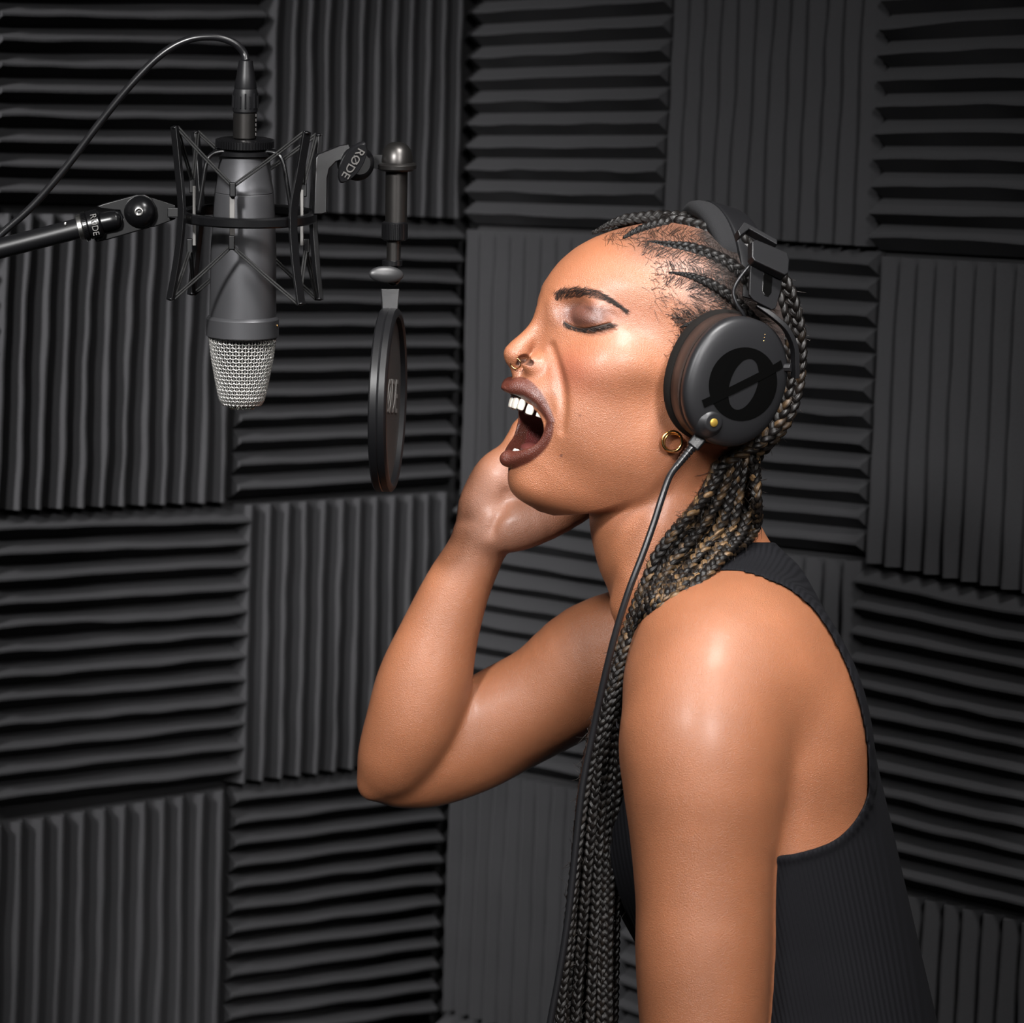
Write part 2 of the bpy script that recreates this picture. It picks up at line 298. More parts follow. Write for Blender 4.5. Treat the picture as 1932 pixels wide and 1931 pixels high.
def sdf_hand(P):
    h = chain(P, HAND_PALM, 10, ((0.2, 0.1, 1), 0.7))
    h = smin(h, ell(P, (914, 925, -280), (38, 84, 36), rotz(26)), 24)
    h = smin(h, chain(P, THUMB, 10), 16)
    h = smin(h, ell(P, (985, 905, -272), (66, 60, 34)), 25)
    for fg in FING: h = smin(h, chain(P, fg, 5), 9)
    return smax(h, -chain(P, [(880, 985, -225, 2), (900, 1012, -222, 4), (925, 1000, -216, 5), (945, 965, -212, 5), (955, 930, -225, 2)], 6), 22)
GROUPS = [  # function, bounding box, blend radius
 (sdf_head, ((930, 390, -290), (1560, 1010, 290)), 0),
 (sdf_neck, ((1040, 740, -330), (1580, 1400, 330)), 30),
 (sdf_torso, ((1060, 980, -460), (1900, 2220, 480)), 60),
 (lambda P: chain(P, NARM), ((1060, 1000, -60), (1700, 2420, 640)), (lambda P: 16+84*(1+np.cos(np.pi*np.clip((P[:, 1]-1240)/230, 0, 1)))/2)),
 (sdf_nhand, ((1040, 2030, 200), (1500, 3180, 600)), 20),
 (sdf_farm, ((640, 1020, -520), (1400, 1600, -160)), 50),
 (sdf_hand, ((800, 600, -460), (1260, 1110, -130)), 18)]
SKIPHEADBLEND = True
def sdf_body(P):
    out = np.full(len(P), 300.0)
    for fn, (lo, hi), k in GROUPS:
        m = np.all((P > np.array(lo)-30) & (P < np.array(hi)+30), axis=1)
        if m.any():
            v = fn(P[m]); o = out[m]; k = k(P[m]) if callable(k) else k
            out[m] = smin(o, v, k) if np.any(k) else np.minimum(o, v)
    return out
# the hand may not weld to the head: they are far apart (z) so plain blending is safe
def run(fn, P, n=60000):
    P = np.ascontiguousarray(P)
    with ThreadPoolExecutor(4) as ex: return np.concatenate(list(ex.map(fn, [P[i:i+n] for i in range(0, len(P), n)])))
def axis(segs):
    out = []
    for a, b, s in segs: out += list(np.arange(a, b, s))
    return np.array(out+[segs[-1][1]], float)
def surface_nets(fn, xs, ys, zs, coarse=5, margin=1.9, project=3):
    nx, ny, nz = len(xs), len(ys), len(zs)
    cx, cy, cz = [np.arange(0, n, coarse) for n in (nx, ny, nz)]
    G = np.stack(np.meshgrid(xs[cx], ys[cy], zs[cz], indexing='ij'), -1).reshape(-1, 3)
    v = run(fn, G).reshape(len(cx), len(cy), len(cz))
    hx = np.gradient(xs)[cx]*coarse; hy = np.gradient(ys)[cy]*coarse; hz = np.gradient(zs)[cz]*coarse
    H = np.maximum(np.maximum(hx[:, None, None], hy[None, :, None]), hz[None, None, :])
    act = np.abs(v) < H*margin
    D = np.repeat(np.repeat(np.repeat(v, coarse, 0), coarse, 1), coarse, 2)[:nx, :ny, :nz].astype(np.float32)
    M = np.repeat(np.repeat(np.repeat(act, coarse, 0), coarse, 1), coarse, 2)[:nx, :ny, :nz]
    I = np.argwhere(M)
    D[I[:, 0], I[:, 1], I[:, 2]] = run(fn, np.stack([xs[I[:, 0]], ys[I[:, 1]], zs[I[:, 2]]], 1))
    S = D < 0
    cnt = sum(S[i:nx-1+i, j:ny-1+j, k:nz-1+k].astype(np.int8) for i in (0, 1) for j in (0, 1) for k in (0, 1))
    C = np.argwhere((cnt > 0) & (cnt < 8)); idx = np.full((nx-1, ny-1, nz-1), -1, np.int32); idx[C[:, 0], C[:, 1], C[:, 2]] = np.arange(len(C))
    acc = np.zeros((len(C), 3)); num = np.zeros(len(C)); ax = (xs, ys, zs)
    co = [(i, j, k) for i in (0, 1) for j in (0, 1) for k in (0, 1)]
    for a in co:
        for b in co:
            if sum(b)-sum(a) == 1 and sum(abs(q-r) for q, r in zip(a, b)) == 1:
                A = C+np.array(a); B = C+np.array(b); va = D[A[:, 0], A[:, 1], A[:, 2]]; vb = D[B[:, 0], B[:, 1], B[:, 2]]
                m = (va < 0) != (vb < 0); t = (va/(va-vb+1e-12))[:, None]
                pa = np.stack([ax[q][A[:, q]] for q in range(3)], 1); pb = np.stack([ax[q][B[:, q]] for q in range(3)], 1)
                acc += np.where(m[:, None], pa+(pb-pa)*t, 0); num += m
    V = acc/np.maximum(num, 1)[:, None]
    Q = []
    for d in range(3):
        e1, e2 = (d+1) % 3, (d+2) % 3
        sl0 = [slice(1, n-1) for n in (nx, ny, nz)]; sl1 = list(sl0); sl0[d] = slice(0, (nx, ny, nz)[d]-1); sl1[d] = slice(1, (nx, ny, nz)[d])
        s0, s1 = S[tuple(sl0)], S[tuple(sl1)]; E = np.argwhere(s0 != s1); inside = s0[E[:, 0], E[:, 1], E[:, 2]]
        off = np.array([1, 1, 1]); off[d] = 0; E = E+off
        q = []
        for o1, o2 in ((0, 0), (-1, 0), (-1, -1), (0, -1)):
            c = E.copy(); c[:, e1] += o1; c[:, e2] += o2; q.append(idx[c[:, 0], c[:, 1], c[:, 2]])
        q = np.stack(q, 1); q[~inside] = q[~inside][:, ::-1]; Q.append(q)
    Q = np.concatenate(Q); Q = Q[(Q >= 0).all(1)]
    for _ in range(project):
        d = run(fn, V); e = 0.8
        g = np.stack([run(fn, V+np.eye(3)[i]*e)-d for i in range(3)], 1)/e; n2 = (g*g).sum(1)+1e-6
        step = -(d/n2)[:, None]*g; ln = np.linalg.norm(step, axis=1)[:, None]; V = V+step*np.minimum(1, 2.5/np.maximum(ln, 1e-9))*.9
    return V, Q
def relax(V, Q, w, it=6):
    e = np.concatenate([Q[:, [0, 1]], Q[:, [1, 2]], Q[:, [2, 3]], Q[:, [3, 0]]]); e = np.concatenate([e, e[:, ::-1]])
    cnt = np.bincount(e[:, 0], minlength=len(V))[:, None]
    for _ in range(it):
        s = np.stack([np.bincount(e[:, 0], weights=V[e[:, 1], i], minlength=len(V)) for i in range(3)], 1)/np.maximum(cnt, 1)
        V = V+(s-V)*w[:, None]
    return V
def normals_of(fn, V, e=1.0):
    g = np.stack([run(fn, V+np.eye(3)[i]*e)-run(fn, V-np.eye(3)[i]*e) for i in range(3)], 1)
    return g/(np.linalg.norm(g, axis=1)[:, None]+1e-9)

# ------------------------------------------------------------------ mesh helpers
def mesh_obj(name, V, Fc, mat=None, parent=None, smooth=True, world=False):
    me = bpy.data.meshes.new(name); V = np.asarray(V, float)
    if not world: V = W(V)
    if isinstance(Fc, np.ndarray):
        k = Fc.shape[1]; me.vertices.add(len(V)); me.vertices.foreach_set('co', V.ravel()); me.loops.add(Fc.size); me.polygons.add(len(Fc))
        me.loops.foreach_set('vertex_index', Fc.ravel().astype(np.int32)); me.polygons.foreach_set('loop_start', np.arange(0, Fc.size, k, dtype=np.int32))
        me.polygons.foreach_set('loop_total', np.full(len(Fc), k, np.int32)); me.update(calc_edges=True)
    else: me.from_pydata(V.tolist(), [], Fc)
    if smooth: me.polygons.foreach_set('use_smooth', [True]*len(me.polygons))
    me.validate(); o = bpy.data.objects.new(name, me); COL.objects.link(o)
    if mat: me.materials.append(mat)
    if parent: o.parent = parent; o.matrix_parent_inverse = Matrix.Identity(4)
    return o
# ------------------------------------------------------------------ materials
def mat(name, base=(0.5, 0.5, 0.5), rough=0.5, metal=0.0, **k):
    m = bpy.data.materials.new(name); m.use_nodes = True; n = m.node_tree; b = n.nodes['Principled BSDF']
    b.inputs['Base Color'].default_value = (*base, 1); b.inputs['Roughness'].default_value = rough; b.inputs['Metallic'].default_value = metal
    for a, v in k.items(): b.inputs[a].default_value = v
    return m
def noise_bump(m, scale, strength, dist=0.001, detail=4, coord='Object', rough_var=None, tex='ShaderNodeTexNoise'):
    n = m.node_tree; N = n.nodes; b = N['Principled BSDF']; tc = N.new('ShaderNodeTexCoord'); t = N.new(tex)
    t.inputs['Scale'].default_value = scale
    if 'Detail' in t.inputs: t.inputs['Detail'].default_value = detail
    n.links.new(tc.outputs[coord], t.inputs['Vector']); bp = N.new('ShaderNodeBump'); bp.inputs['Strength'].default_value = strength; bp.inputs['Distance'].default_value = dist
    n.links.new(t.outputs[0], bp.inputs['Height']); n.links.new(bp.outputs[0], b.inputs['Normal'])
    if rough_var:
        r = N.new('ShaderNodeMapRange'); r.inputs['To Min'].default_value, r.inputs['To Max'].default_value = rough_var
        n.links.new(t.outputs[0], r.inputs['Value']); n.links.new(r.outputs[0], b.inputs['Roughness'])
    return m
def skin_material():
    m = mat('skin', (0.6, 0.3, 0.18), 0.42); n = m.node_tree; N = n.nodes; L = n.links; b = N['Principled BSDF']
    at = N.new('ShaderNodeAttribute'); at.attribute_name = 'tone'; ag = N.new('ShaderNodeAttribute'); ag.attribute_name = 'gloss'
    tc = N.new('ShaderNodeTexCoord'); nz = N.new('ShaderNodeTexNoise'); nz.inputs['Scale'].default_value = 22; nz.inputs['Detail'].default_value = 5; L.new(tc.outputs['Object'], nz.inputs['Vector'])
    mr = N.new('ShaderNodeMapRange'); mr.inputs['From Min'].default_value = .3; mr.inputs['From Max'].default_value = .7; mr.inputs['To Min'].default_value = .90; mr.inputs['To Max'].default_value = 1.08; L.new(nz.outputs[0], mr.inputs['Value'])
    mx = N.new('ShaderNodeMix'); mx.data_type = 'RGBA'; mx.blend_type = 'MULTIPLY'; mx.inputs[0].default_value = 1; L.new(at.outputs['Color'], mx.inputs[6]); L.new(mr.outputs[0], mx.inputs[7]); L.new(mx.outputs[2], b.inputs['Base Color'])
    vo = N.new('ShaderNodeTexVoronoi'); vo.inputs['Scale'].default_value = 1500; L.new(tc.outputs['Object'], vo.inputs['Vector'])
    n2 = N.new('ShaderNodeTexNoise'); n2.inputs['Scale'].default_value = 1300; n2.inputs['Detail'].default_value = 3; L.new(tc.outputs['Object'], n2.inputs['Vector'])
    ad = N.new('ShaderNodeMath'); ad.operation = 'MULTIPLY_ADD'; ad.inputs[1].default_value = .5; L.new(vo.outputs['Distance'], ad.inputs[0]); L.new(n2.outputs[0], ad.inputs[2])
    bp = N.new('ShaderNodeBump'); bp.inputs['Strength'].default_value = .8; bp.inputs['Distance'].default_value = .0006; L.new(ad.outputs[0], bp.inputs['Height']); L.new(bp.outputs[0], b.inputs['Normal'])
    L.new(ag.outputs['Fac'], b.inputs['Roughness'])
    b.inputs['Subsurface Weight'].default_value = .12; b.inputs['Subsurface Radius'].default_value = (1, .35, .18); b.inputs['Subsurface Scale'].default_value = .004
    b.inputs['Specular IOR Level'].default_value = .55; b.inputs['Coat Weight'].default_value = 0.35; b.inputs['Coat Roughness'].default_value = .36; b.inputs['Coat IOR'].default_value = 1.45
    return m
M_skin = skin_material()
def knit_material():
    m = mat('black_rib_knit', (0.006, 0.006, 0.0075), .85); n = m.node_tree; N = n.nodes; L = n.links; b = N['Principled BSDF']
    uv = N.new('ShaderNodeUVMap'); uv.uv_map = 'UVMap'; sx = N.new('ShaderNodeSeparateXYZ'); L.new(uv.outputs[0], sx.inputs[0])
    wv = N.new('ShaderNodeMath'); wv.operation = 'MULTIPLY'; wv.inputs[1].default_value = 2*math.pi; L.new(sx.outputs[0], wv.inputs[0]); s = N.new('ShaderNodeMath'); s.operation = 'SINE'; L.new(wv.outputs[0], s.inputs[0])
    tc = N.new('ShaderNodeTexCoord'); nz = N.new('ShaderNodeTexNoise'); nz.inputs['Scale'].default_value = 900; L.new(tc.outputs['Object'], nz.inputs['Vector'])
    ad = N.new('ShaderNodeMath'); ad.operation = 'MULTIPLY_ADD'; ad.inputs[1].default_value = .8; L.new(nz.outputs[0], ad.inputs[0]); L.new(s.outputs[0], ad.inputs[2])
    bp = N.new('ShaderNodeBump'); bp.inputs['Strength'].default_value = .5; bp.inputs['Distance'].default_value = .0006; L.new(ad.outputs[0], bp.inputs['Height']); L.new(bp.outputs[0], b.inputs['Normal'])
    b.inputs['Sheen Weight'].default_value = .0; b.inputs['Specular IOR Level'].default_value = .12; b.inputs['Sheen Roughness'].default_value = .5; b.inputs['Sheen Tint'].default_value = (.5, .5, .6, 1)
    return m
M_knit = knit_material()

# ------------------------------------------------------------------ the singer
def tag(o, label, cat, group=None, kind=None):
    o['label'] = label; o['category'] = cat
    if group: o['group'] = group
    if kind: o['kind'] = kind
    return o
def empty(name, loc):
    o = bpy.data.objects.new(name, None); COL.objects.link(o); o.location = loc; o.empty_display_size = .05; return o
def adopt(o, parent):
    """parent an object built in world coordinates and keep it where it is"""
    o.parent = parent; o.matrix_parent_inverse = parent.matrix_world.inverted() if parent.matrix_world != Matrix.Identity(4) else Matrix.Identity(4); return o
def flip_if_needed(fn, V, Q):
    i = RNG.integers(0, len(Q), 200); a, b, c = V[Q[i, 0]], V[Q[i, 1]], V[Q[i, 2]]
    g = normals_of(fn, (a+c)/2); s = (np.cross(b-a, c-a)*g).sum(1)
    # px space is left-handed, so outward faces need the opposite winding
    return Q if np.median(s) < 0 else Q[:, ::-1].copy()
XS = axis([(640, 925, 5), (925, 1260, 2.2), (1260, 1500, 4), (1500, 1900, 6)])
YS = axis([(390, 470, 4), (470, 980, 2.2), (980, 1120, 3.5), (1120, 2210, 6), (2210, 3170, 10)])
ZS = axis([(-540, -200, 5), (-200, -80, 4), (-80, 175, 2.5), (175, 300, 4), (300, 640, 6)])
V, Q = surface_nets(sdf_body, XS, YS, ZS)
Q = flip_if_needed(sdf_body, V, Q)
V = relax(V, Q, .6*np.clip(np.maximum((V[:, 1]-985)/30, (-200-V[:, 2])/30), 0, 1), 10)
V = relax(V, Q, .6*np.clip((V[:, 1]-885)/30, 0, 1), 8)
V = relax(V, Q, .55*np.clip(1-np.maximum(np.abs(V[:, 0]-1078)-32, 0)/14, 0, 1)*np.clip(1-np.maximum(np.abs(V[:, 1]-745)-85, 0)/20, 0, 1)*(V[:, 2] > 40), 9)
print('body verts', len(V))
def gauss(P, c, r): return np.exp(-(((P-np.asarray(c, float))/np.asarray(r, float))**2).sum(1))
def blend(col, w, c): return col*(1-w[:, None])+np.asarray(c)[None]*w[:, None]
def skin_colours(P):
    n = len(P); base = np.array([.292, .110, .051]); col = np.tile(base, (n, 1)); gl = np.full(n, .40)
    L = (P-HO)@HR.T; La = L.copy(); La[:, 1] = np.abs(L[:, 1]); head = (P[:, 1] < 1000) & (P[:, 2] > -230)
    hw = head.astype(float)
    # forehead and cheeks a little rosier and lighter, palm lighter
    col = blend(col, hw*.35, (.345, .130, .066))
    col = blend(col, hw*.55*gauss(La, (235, 105, -62), (75, 55, 40)), (.33, .082, .05))
    col = blend(col, hw*.35*gauss(La, (200, 150, 60), (90, 60, 40)), (.33, .105, .058))
    palm = gauss(P, (960, 960, -215), (95, 95, 70)); col = blend(col, np.clip(palm*1.3, 0, .75), (.40, .19, .125))
    # eye lids with mauve shadow
    Pn = HO+La@HR; lid = np.exp(-((Pn[:, 0]-1102)/50)**2-((Pn[:, 1]-594)/24)**2)*hw*np.clip((L[:, 0]-150)/30, 0, 1)*np.clip((621-Pn[:, 1])/5, 0, 1); col = blend(col, np.clip(lid*1.35, 0, .88), (.085, .035, .028)); gl -= .14*np.clip(lid, 0, 1)
    # lips
    dl = np.minimum.reduce([chain(P, A, 0) for A in (LUP, LUPm, LLO, LLOm)]); wl = np.clip(1-(dl-3)/3, 0, 1)*hw
    col = blend(col, wl, (.092, .025, .016)); gl = gl*(1-wl)+.33*wl
    # inside the mouth
    m = np.minimum(ell(L, *MOUTHS[0]), ell(L, *MOUTHS[1]))
    ins = np.clip((3-m)/3, 0, 1)*np.clip((dl-1)/3, 0, 1)*hw*(L[:, 0] < 300); col = blend(col, ins, (.13, .025, .022)); gl = gl*(1-ins)+.35*ins
    nin = np.clip((2.5-np.minimum(np.minimum(chain(P, NOSTRIL), ell(P, NOSE_IN, (14, 9.5, 20))), chain(P, [mir(q) for q in NOSTRIL])))/3, 0, 1)*np.clip((P[:, 1]-676)/4, 0, 1)*hw; col = blend(col, nin*.95, (.02, .006, .004)); gl = gl+.4*nin  # nostrils: shade of the cavity painted in as near-black colour
    # shaved and stubbled scalp above the hairline
    hx = P[:, 0]; hy = P[:, 1]
    hl_x = np.interp(hy, [380, 430, 470, 500, 560, 600, 650, 720, 800], [1150, 1170, 1245, 1262, 1265, 1262, 1290, 1300, 1330])
    sc = np.clip((hx-hl_x)/55, 0, 1)*hw*np.clip((900-hy)/60, 0, 1)*(P[:, 2] > -120)
    sc = np.maximum(sc, np.clip((L[:, 2]-150)/60, 0, 1)*np.clip((250-L[:, 0])/60, 0, 1)*hw)
    col = blend(col, sc*.72, (.10, .045, .028)); gl += .1*sc
    dk = np.clip((hx-1285)/45, 0, 1)*hw*np.clip((900-hy)/60, 0, 1)*(P[:, 2] > -150)*np.clip((640-hy)/60+ (hx-1400)/30, 0, 1); col = blend(col, dk*.92, (.012, .008, .007)); gl = gl+.4*dk
    # moles
    for x, y, z, r in MOLES:
        d = np.hypot(hx-x, hy-y); w_ = np.clip(1-(d-r*.6)/1.6, 0, 1)*(P[:, 2] > z); col = blend(col, w_*.75, (.09, .03, .02))
    return np.clip(col, 0, 1), np.clip(gl, .15, 1)
MOLES = [(1059, 860, 0, 3.4), (1094, 785, 0, 1.8), (1046, 744, 0, 1.4)]
def add_attr(o, col, gl):
    a = o.data.attributes.new('tone', 'FLOAT_COLOR', 'POINT'); a.data.foreach_set('color', np.concatenate([col, np.ones((len(col), 1))], 1).ravel())
    g = o.data.attributes.new('gloss', 'FLOAT', 'POINT'); g.data.foreach_set('value', gl)
person = mesh_obj('person', V, Q, M_skin)
add_attr(person, *skin_colours(V))
tag(person, 'young woman singing with closed eyes, long dark braids, black tank top, hand at her headphones', 'person')

# tank top: a shell over the torso, cut at the arm holes and the neck
def poly_sd(x, y, pts):
    pts = np.array(pts, float); d = np.full(len(x), 1e9); ins = np.zeros(len(x), bool)
    for a, b in zip(pts, np.roll(pts, -1, 0)):
        ab = b-a; t = np.clip(((x-a[0])*ab[0]+(y-a[1])*ab[1])/(ab@ab), 0, 1); d = np.minimum(d, np.hypot(x-a[0]-t*ab[0], y-a[1]-t*ab[1]))
        c = (a[1] > y) != (b[1] > y); xx = a[0]+(y-a[1])*ab[0]/(ab[1] if ab[1] else 1e-9); ins ^= c & (x < xx)
    return np.where(ins, -d, d)
def spline2(pts, n=8):
    pts = [np.array(p, float) for p in pts]; out = []; N = len(pts)
    for i in range(N):
        p0, p1, p2, p3 = pts[i-1], pts[i], pts[(i+1) % N], pts[(i+2) % N]
        for t in np.linspace(0, 1, n, endpoint=False): out.append(.5*((2*p1)+(p2-p0)*t+(2*p0-5*p1+4*p2-p3)*t*t+(3*p1-3*p2+p3-p0)*t**3))
    return out
ARMHOLE = spline2([(1196, 1192), (1262, 1118), (1330, 1086), (1382, 1080), (1440, 1094), (1500, 1124), (1550, 1176), (1592, 1254), (1622, 1345), (1636, 1440), (1630, 1510), (1590, 1570), (1530, 1600), (1450, 1612), (1330, 1600), (1230, 1540), (1180, 1420), (1165, 1290)])
def sdf_shirt(P):
    d = smin(sdf_torso(P), sdf_neck(P), 60); x, y, z = P[:, 0], P[:, 1], P[:, 2]
    m = y < 1400
    if m.any():
        k = 96*np.clip((1400-y[m])/100, 0, 1)+1; d[m] = np.where(y[m] < 1380, smin(d[m], chain(P[m], NARM), k), d[m])
    a = poly_sd(x, y, ARMHOLE); a2 = poly_sd(x, y-20, ARMHOLE)
    hole = np.where(z > 20, a, np.where(z < -20, a2, 60))
    nk = y-(1020+np.maximum(1402-x, 0)*.55+np.maximum(1215-x, 0)*1.4)
    e = np.minimum(hole, nk*.85)
    off = 4.5+3.2*np.clip((20-e)/3, 0, 1)
    return np.maximum(d-off, -e+3)
sx = axis([(1100, 1860, 4.5)]); sy = axis([(990, 2200, 5)]); sz = axis([(-440, 450, 5)])
V2, Q2 = surface_nets(sdf_shirt, sx, sy, sz, project=1)
Q2 = flip_if_needed(sdf_shirt, V2, Q2)
V2 = relax(V2, Q2, np.full(len(V2), .5), 5)
shirt = mesh_obj('tank_top', V2, Q2, M_knit, person)
shirt['label'] = 'black ribbed racerback tank top'
uv = shirt.data.uv_layers.new(name='UVMap'); li = np.empty(len(shirt.data.loops), np.int32); shirt.data.loops.foreach_get('vertex_index', li)
ang = np.arctan2(V2[:, 2], V2[:, 0]-1440); uvv = np.stack([V2[:, 0]*np.where(True, 1, 1)/9.0+V2[:, 2]/9.0*0, V2[:, 1]/100], 1)
lean = (V2[:, 1]-1300)*.19; uvv[:, 0] = (V2[:, 0]-lean)/8.5+V2[:, 2]*.02
uv.data.foreach_set('uv', uvv[li].ravel())
# ------------------------------------------------------------------ builder for everything else
class MB:
    """collects shapes given in (column, row, depth) units and links them as one mesh"""
    def __init__(s): s.v = []; s.f = []; s.uv = []
    def add(s, V, F):
        o = len(s.v); s.v += [tuple(map(float, p)) for p in V]; s.f += [tuple(i+o for i in f) for f in F]; return s
    def tube(s, pts, r, n=12, caps=True, flat=1.0, nrm=None, closed=False):
        P = np.array(pts, float); N = len(P); r = np.broadcast_to(np.asarray(r, float), (N,))
        if closed: T = np.roll(P, -1, 0)-np.roll(P, 1, 0)
        else: T = np.gradient(P, axis=0)
        T /= np.linalg.norm(T, axis=1)[:, None]+1e-12
        a = np.array(nrm, float) if nrm is not None else (np.array([0, 0, 1.0]) if abs(T[0][2]) < .9 else np.array([1.0, 0, 0]))
        V = []
        for i in range(N):
            a = a-T[i]*(a@T[i]); a /= np.linalg.norm(a)+1e-12; b = np.cross(T[i], a)
            for k in range(n):
                t = 2*math.pi*k/n; V.append(P[i]+a*math.cos(t)*r[i]*flat+b*math.sin(t)*r[i])
        F = []; M = N if closed else N-1
        for i in range(M):
            j = (i+1) % N
            for k in range(n): l = (k+1) % n; F.append((i*n+k, i*n+l, j*n+l, j*n+k))
        if caps and not closed: F += [tuple(range(n-1, -1, -1)), tuple(range((N-1)*n, N*n))]
        return s.add(V, F)
    def lathe(s, o, ax, prof, n=40, ex=None, squash=(1, 1), cap=True):
        o = np.array(o, float); ax = unit(ax); a = np.array(ex, float) if ex is not None else (np.array([0, 0, 1.0]) if abs(ax[2]) < .9 else np.array([1.0, 0, 0]))
        a = unit(a-ax*(a@ax)); b = np.cross(ax, a); V = []
        for t, r in prof:
            for k in range(n):
                q = 2*math.pi*k/n; V.append(o+ax*t+a*math.cos(q)*r*squash[0]+b*math.sin(q)*r*squash[1])
        F = [(i*n+k, i*n+(k+1) % n, (i+1)*n+(k+1) % n, (i+1)*n+k) for i in range(len(prof)-1) for k in range(n)]
        if cap: F += [tuple(range(n-1, -1, -1)), tuple(range((len(prof)-1)*n, len(prof)*n))]
        return s.add(V, F)
    def box(s, c, h, R=None):
        R = np.eye(3) if R is None else np.array(R, float); c = np.array(c, float)
        V = [c+(R[0]*h[0]*x+R[1]*h[1]*y+R[2]*h[2]*z) for x in (-1, 1) for y in (-1, 1) for z in (-1, 1)]
        return s.add(V, [(0, 1, 3, 2), (4, 6, 7, 5), (0, 4, 5, 1), (2, 3, 7, 6), (0, 2, 6, 4), (1, 5, 7, 3)])
    def prism(s, poly, p0, nrm, t):
        """polygon given in image columns/rows lying in the plane through p0 with normal nrm, thickened backwards by t"""
        n_ = unit(nrm); p0 = np.array(p0, float); V = []
        for x, y in poly: V.append(np.array([x, y, p0[2]-((x-p0[0])*n_[0]+(y-p0[1])*n_[1])/n_[2]]))
        V = np.array(V); B = V-n_*t; N = len(V)
        return s.add(list(V)+list(B), [tuple(range(N)), tuple(range(2*N-1, N-1, -1))]+[(i, N+i, N+(i+1) % N, (i+1) % N) for i in range(N)])
    def ball(s, c, r, n=16, m=10, R=None):
        c = np.array(c, float); r = np.broadcast_to(np.asarray(r, float), (3,)); R = np.eye(3) if R is None else np.array(R); V = []
        for i in range(m+1):
            th = math.pi*i/m
            for k in range(n):
                ph = 2*math.pi*k/n; V.append(c+(R.T@(np.array([math.sin(th)*math.cos(ph), math.sin(th)*math.sin(ph), math.cos(th)])*r)))
        return s.add(V, [(i*n+k, i*n+(k+1) % n, (i+1)*n+(k+1) % n, (i+1)*n+k) for i in range(m) for k in range(n)])
    def build(s, name, mt, parent=None, smooth=35, bevel=0, world=False, seg=2):
        o = mesh_obj(name, np.array(s.v), s.f, mt, parent, smooth=True, world=world)
        bm = bmesh.new(); bm.from_mesh(o.data); bmesh.ops.remove_doubles(bm, verts=bm.verts, dist=1e-6); bmesh.ops.recalc_face_normals(bm, faces=bm.faces); bm.to_mesh(o.data); bm.free()
        if smooth and smooth < 180: o.data.set_sharp_from_angle(angle=math.radians(smooth))
        if bevel:
            b = o.modifiers.new('bevel', 'BEVEL'); b.width = bevel*PXM; b.segments = seg; b.limit_method = 'ANGLE'; b.angle_limit = math.radians(40); b.harden_normals = True
        return o
def spl(pts, n=8):
    return np.array(dense([np.array(p, float) for p in pts], n))
def depth_on(fn, xy, z0=420, z1=-200, st=2.0):
    """for each (x, y) the depth of the first surface met from the viewer's side"""
    xy = np.asarray(xy, float); z = np.arange(z0, z1, -st); out = np.full(len(xy), np.nan)
    P = np.concatenate([np.repeat(xy, len(z), 0), np.tile(z, len(xy))[:, None]], 1); v = run(fn, P).reshape(len(xy), len(z))
    hit = (v < 0).any(1); i = np.argmax(v < 0, 1); out[hit] = z[i[hit]]; return out

# ------------------------------------------------------------------ hair materials
def hair_material(name, rough=.42, spec=.3):
    m = mat(name, (0.01, 0.008, 0.007), rough); n = m.node_tree; N = n.nodes; L = n.links; b = N['Principled BSDF']
    b.inputs['Specular IOR Level'].default_value = spec
    at = N.new('ShaderNodeAttribute'); at.attribute_name = 'tone'
    uv = N.new('ShaderNodeUVMap'); uv.uv_map = 'UVMap'; mp = N.new('ShaderNodeMapping'); mp.inputs['Scale'].default_value = (.35, 11, 1); L.new(uv.outputs[0], mp.inputs[0])
    nz = N.new('ShaderNodeTexNoise'); nz.inputs['Scale'].default_value = 1.0; nz.inputs['Detail'].default_value = 3; L.new(mp.outputs[0], nz.inputs['Vector'])
    bp = N.new('ShaderNodeBump'); bp.inputs['Strength'].default_value = 1.0; bp.inputs['Distance'].default_value = .0009; L.new(nz.outputs[0], bp.inputs['Height']); L.new(bp.outputs[0], b.inputs['Normal'])
    mr = N.new('ShaderNodeMapRange'); mr.inputs['From Min'].default_value = .35; mr.inputs['From Max'].default_value = .65; mr.inputs['To Min'].default_value = .45; mr.inputs['To Max'].default_value = 1.5; L.new(nz.outputs[0], mr.inputs['Value'])
    mx = N.new('ShaderNodeMix'); mx.data_type = 'RGBA'; mx.blend_type = 'MULTIPLY'; mx.inputs[0].default_value = 1; L.new(at.outputs['Color'], mx.inputs[6]); L.new(mr.outputs[0], mx.inputs[7]); L.new(mx.outputs[2], b.inputs['Base Color'])
    return m
M_braid = hair_material('braided_hair'); M_fine = mat('fine_hair', (0.012, 0.008, 0.006), .45)
M_brow = mat('eyebrow_hair', (0.022, 0.013, 0.010), .6)
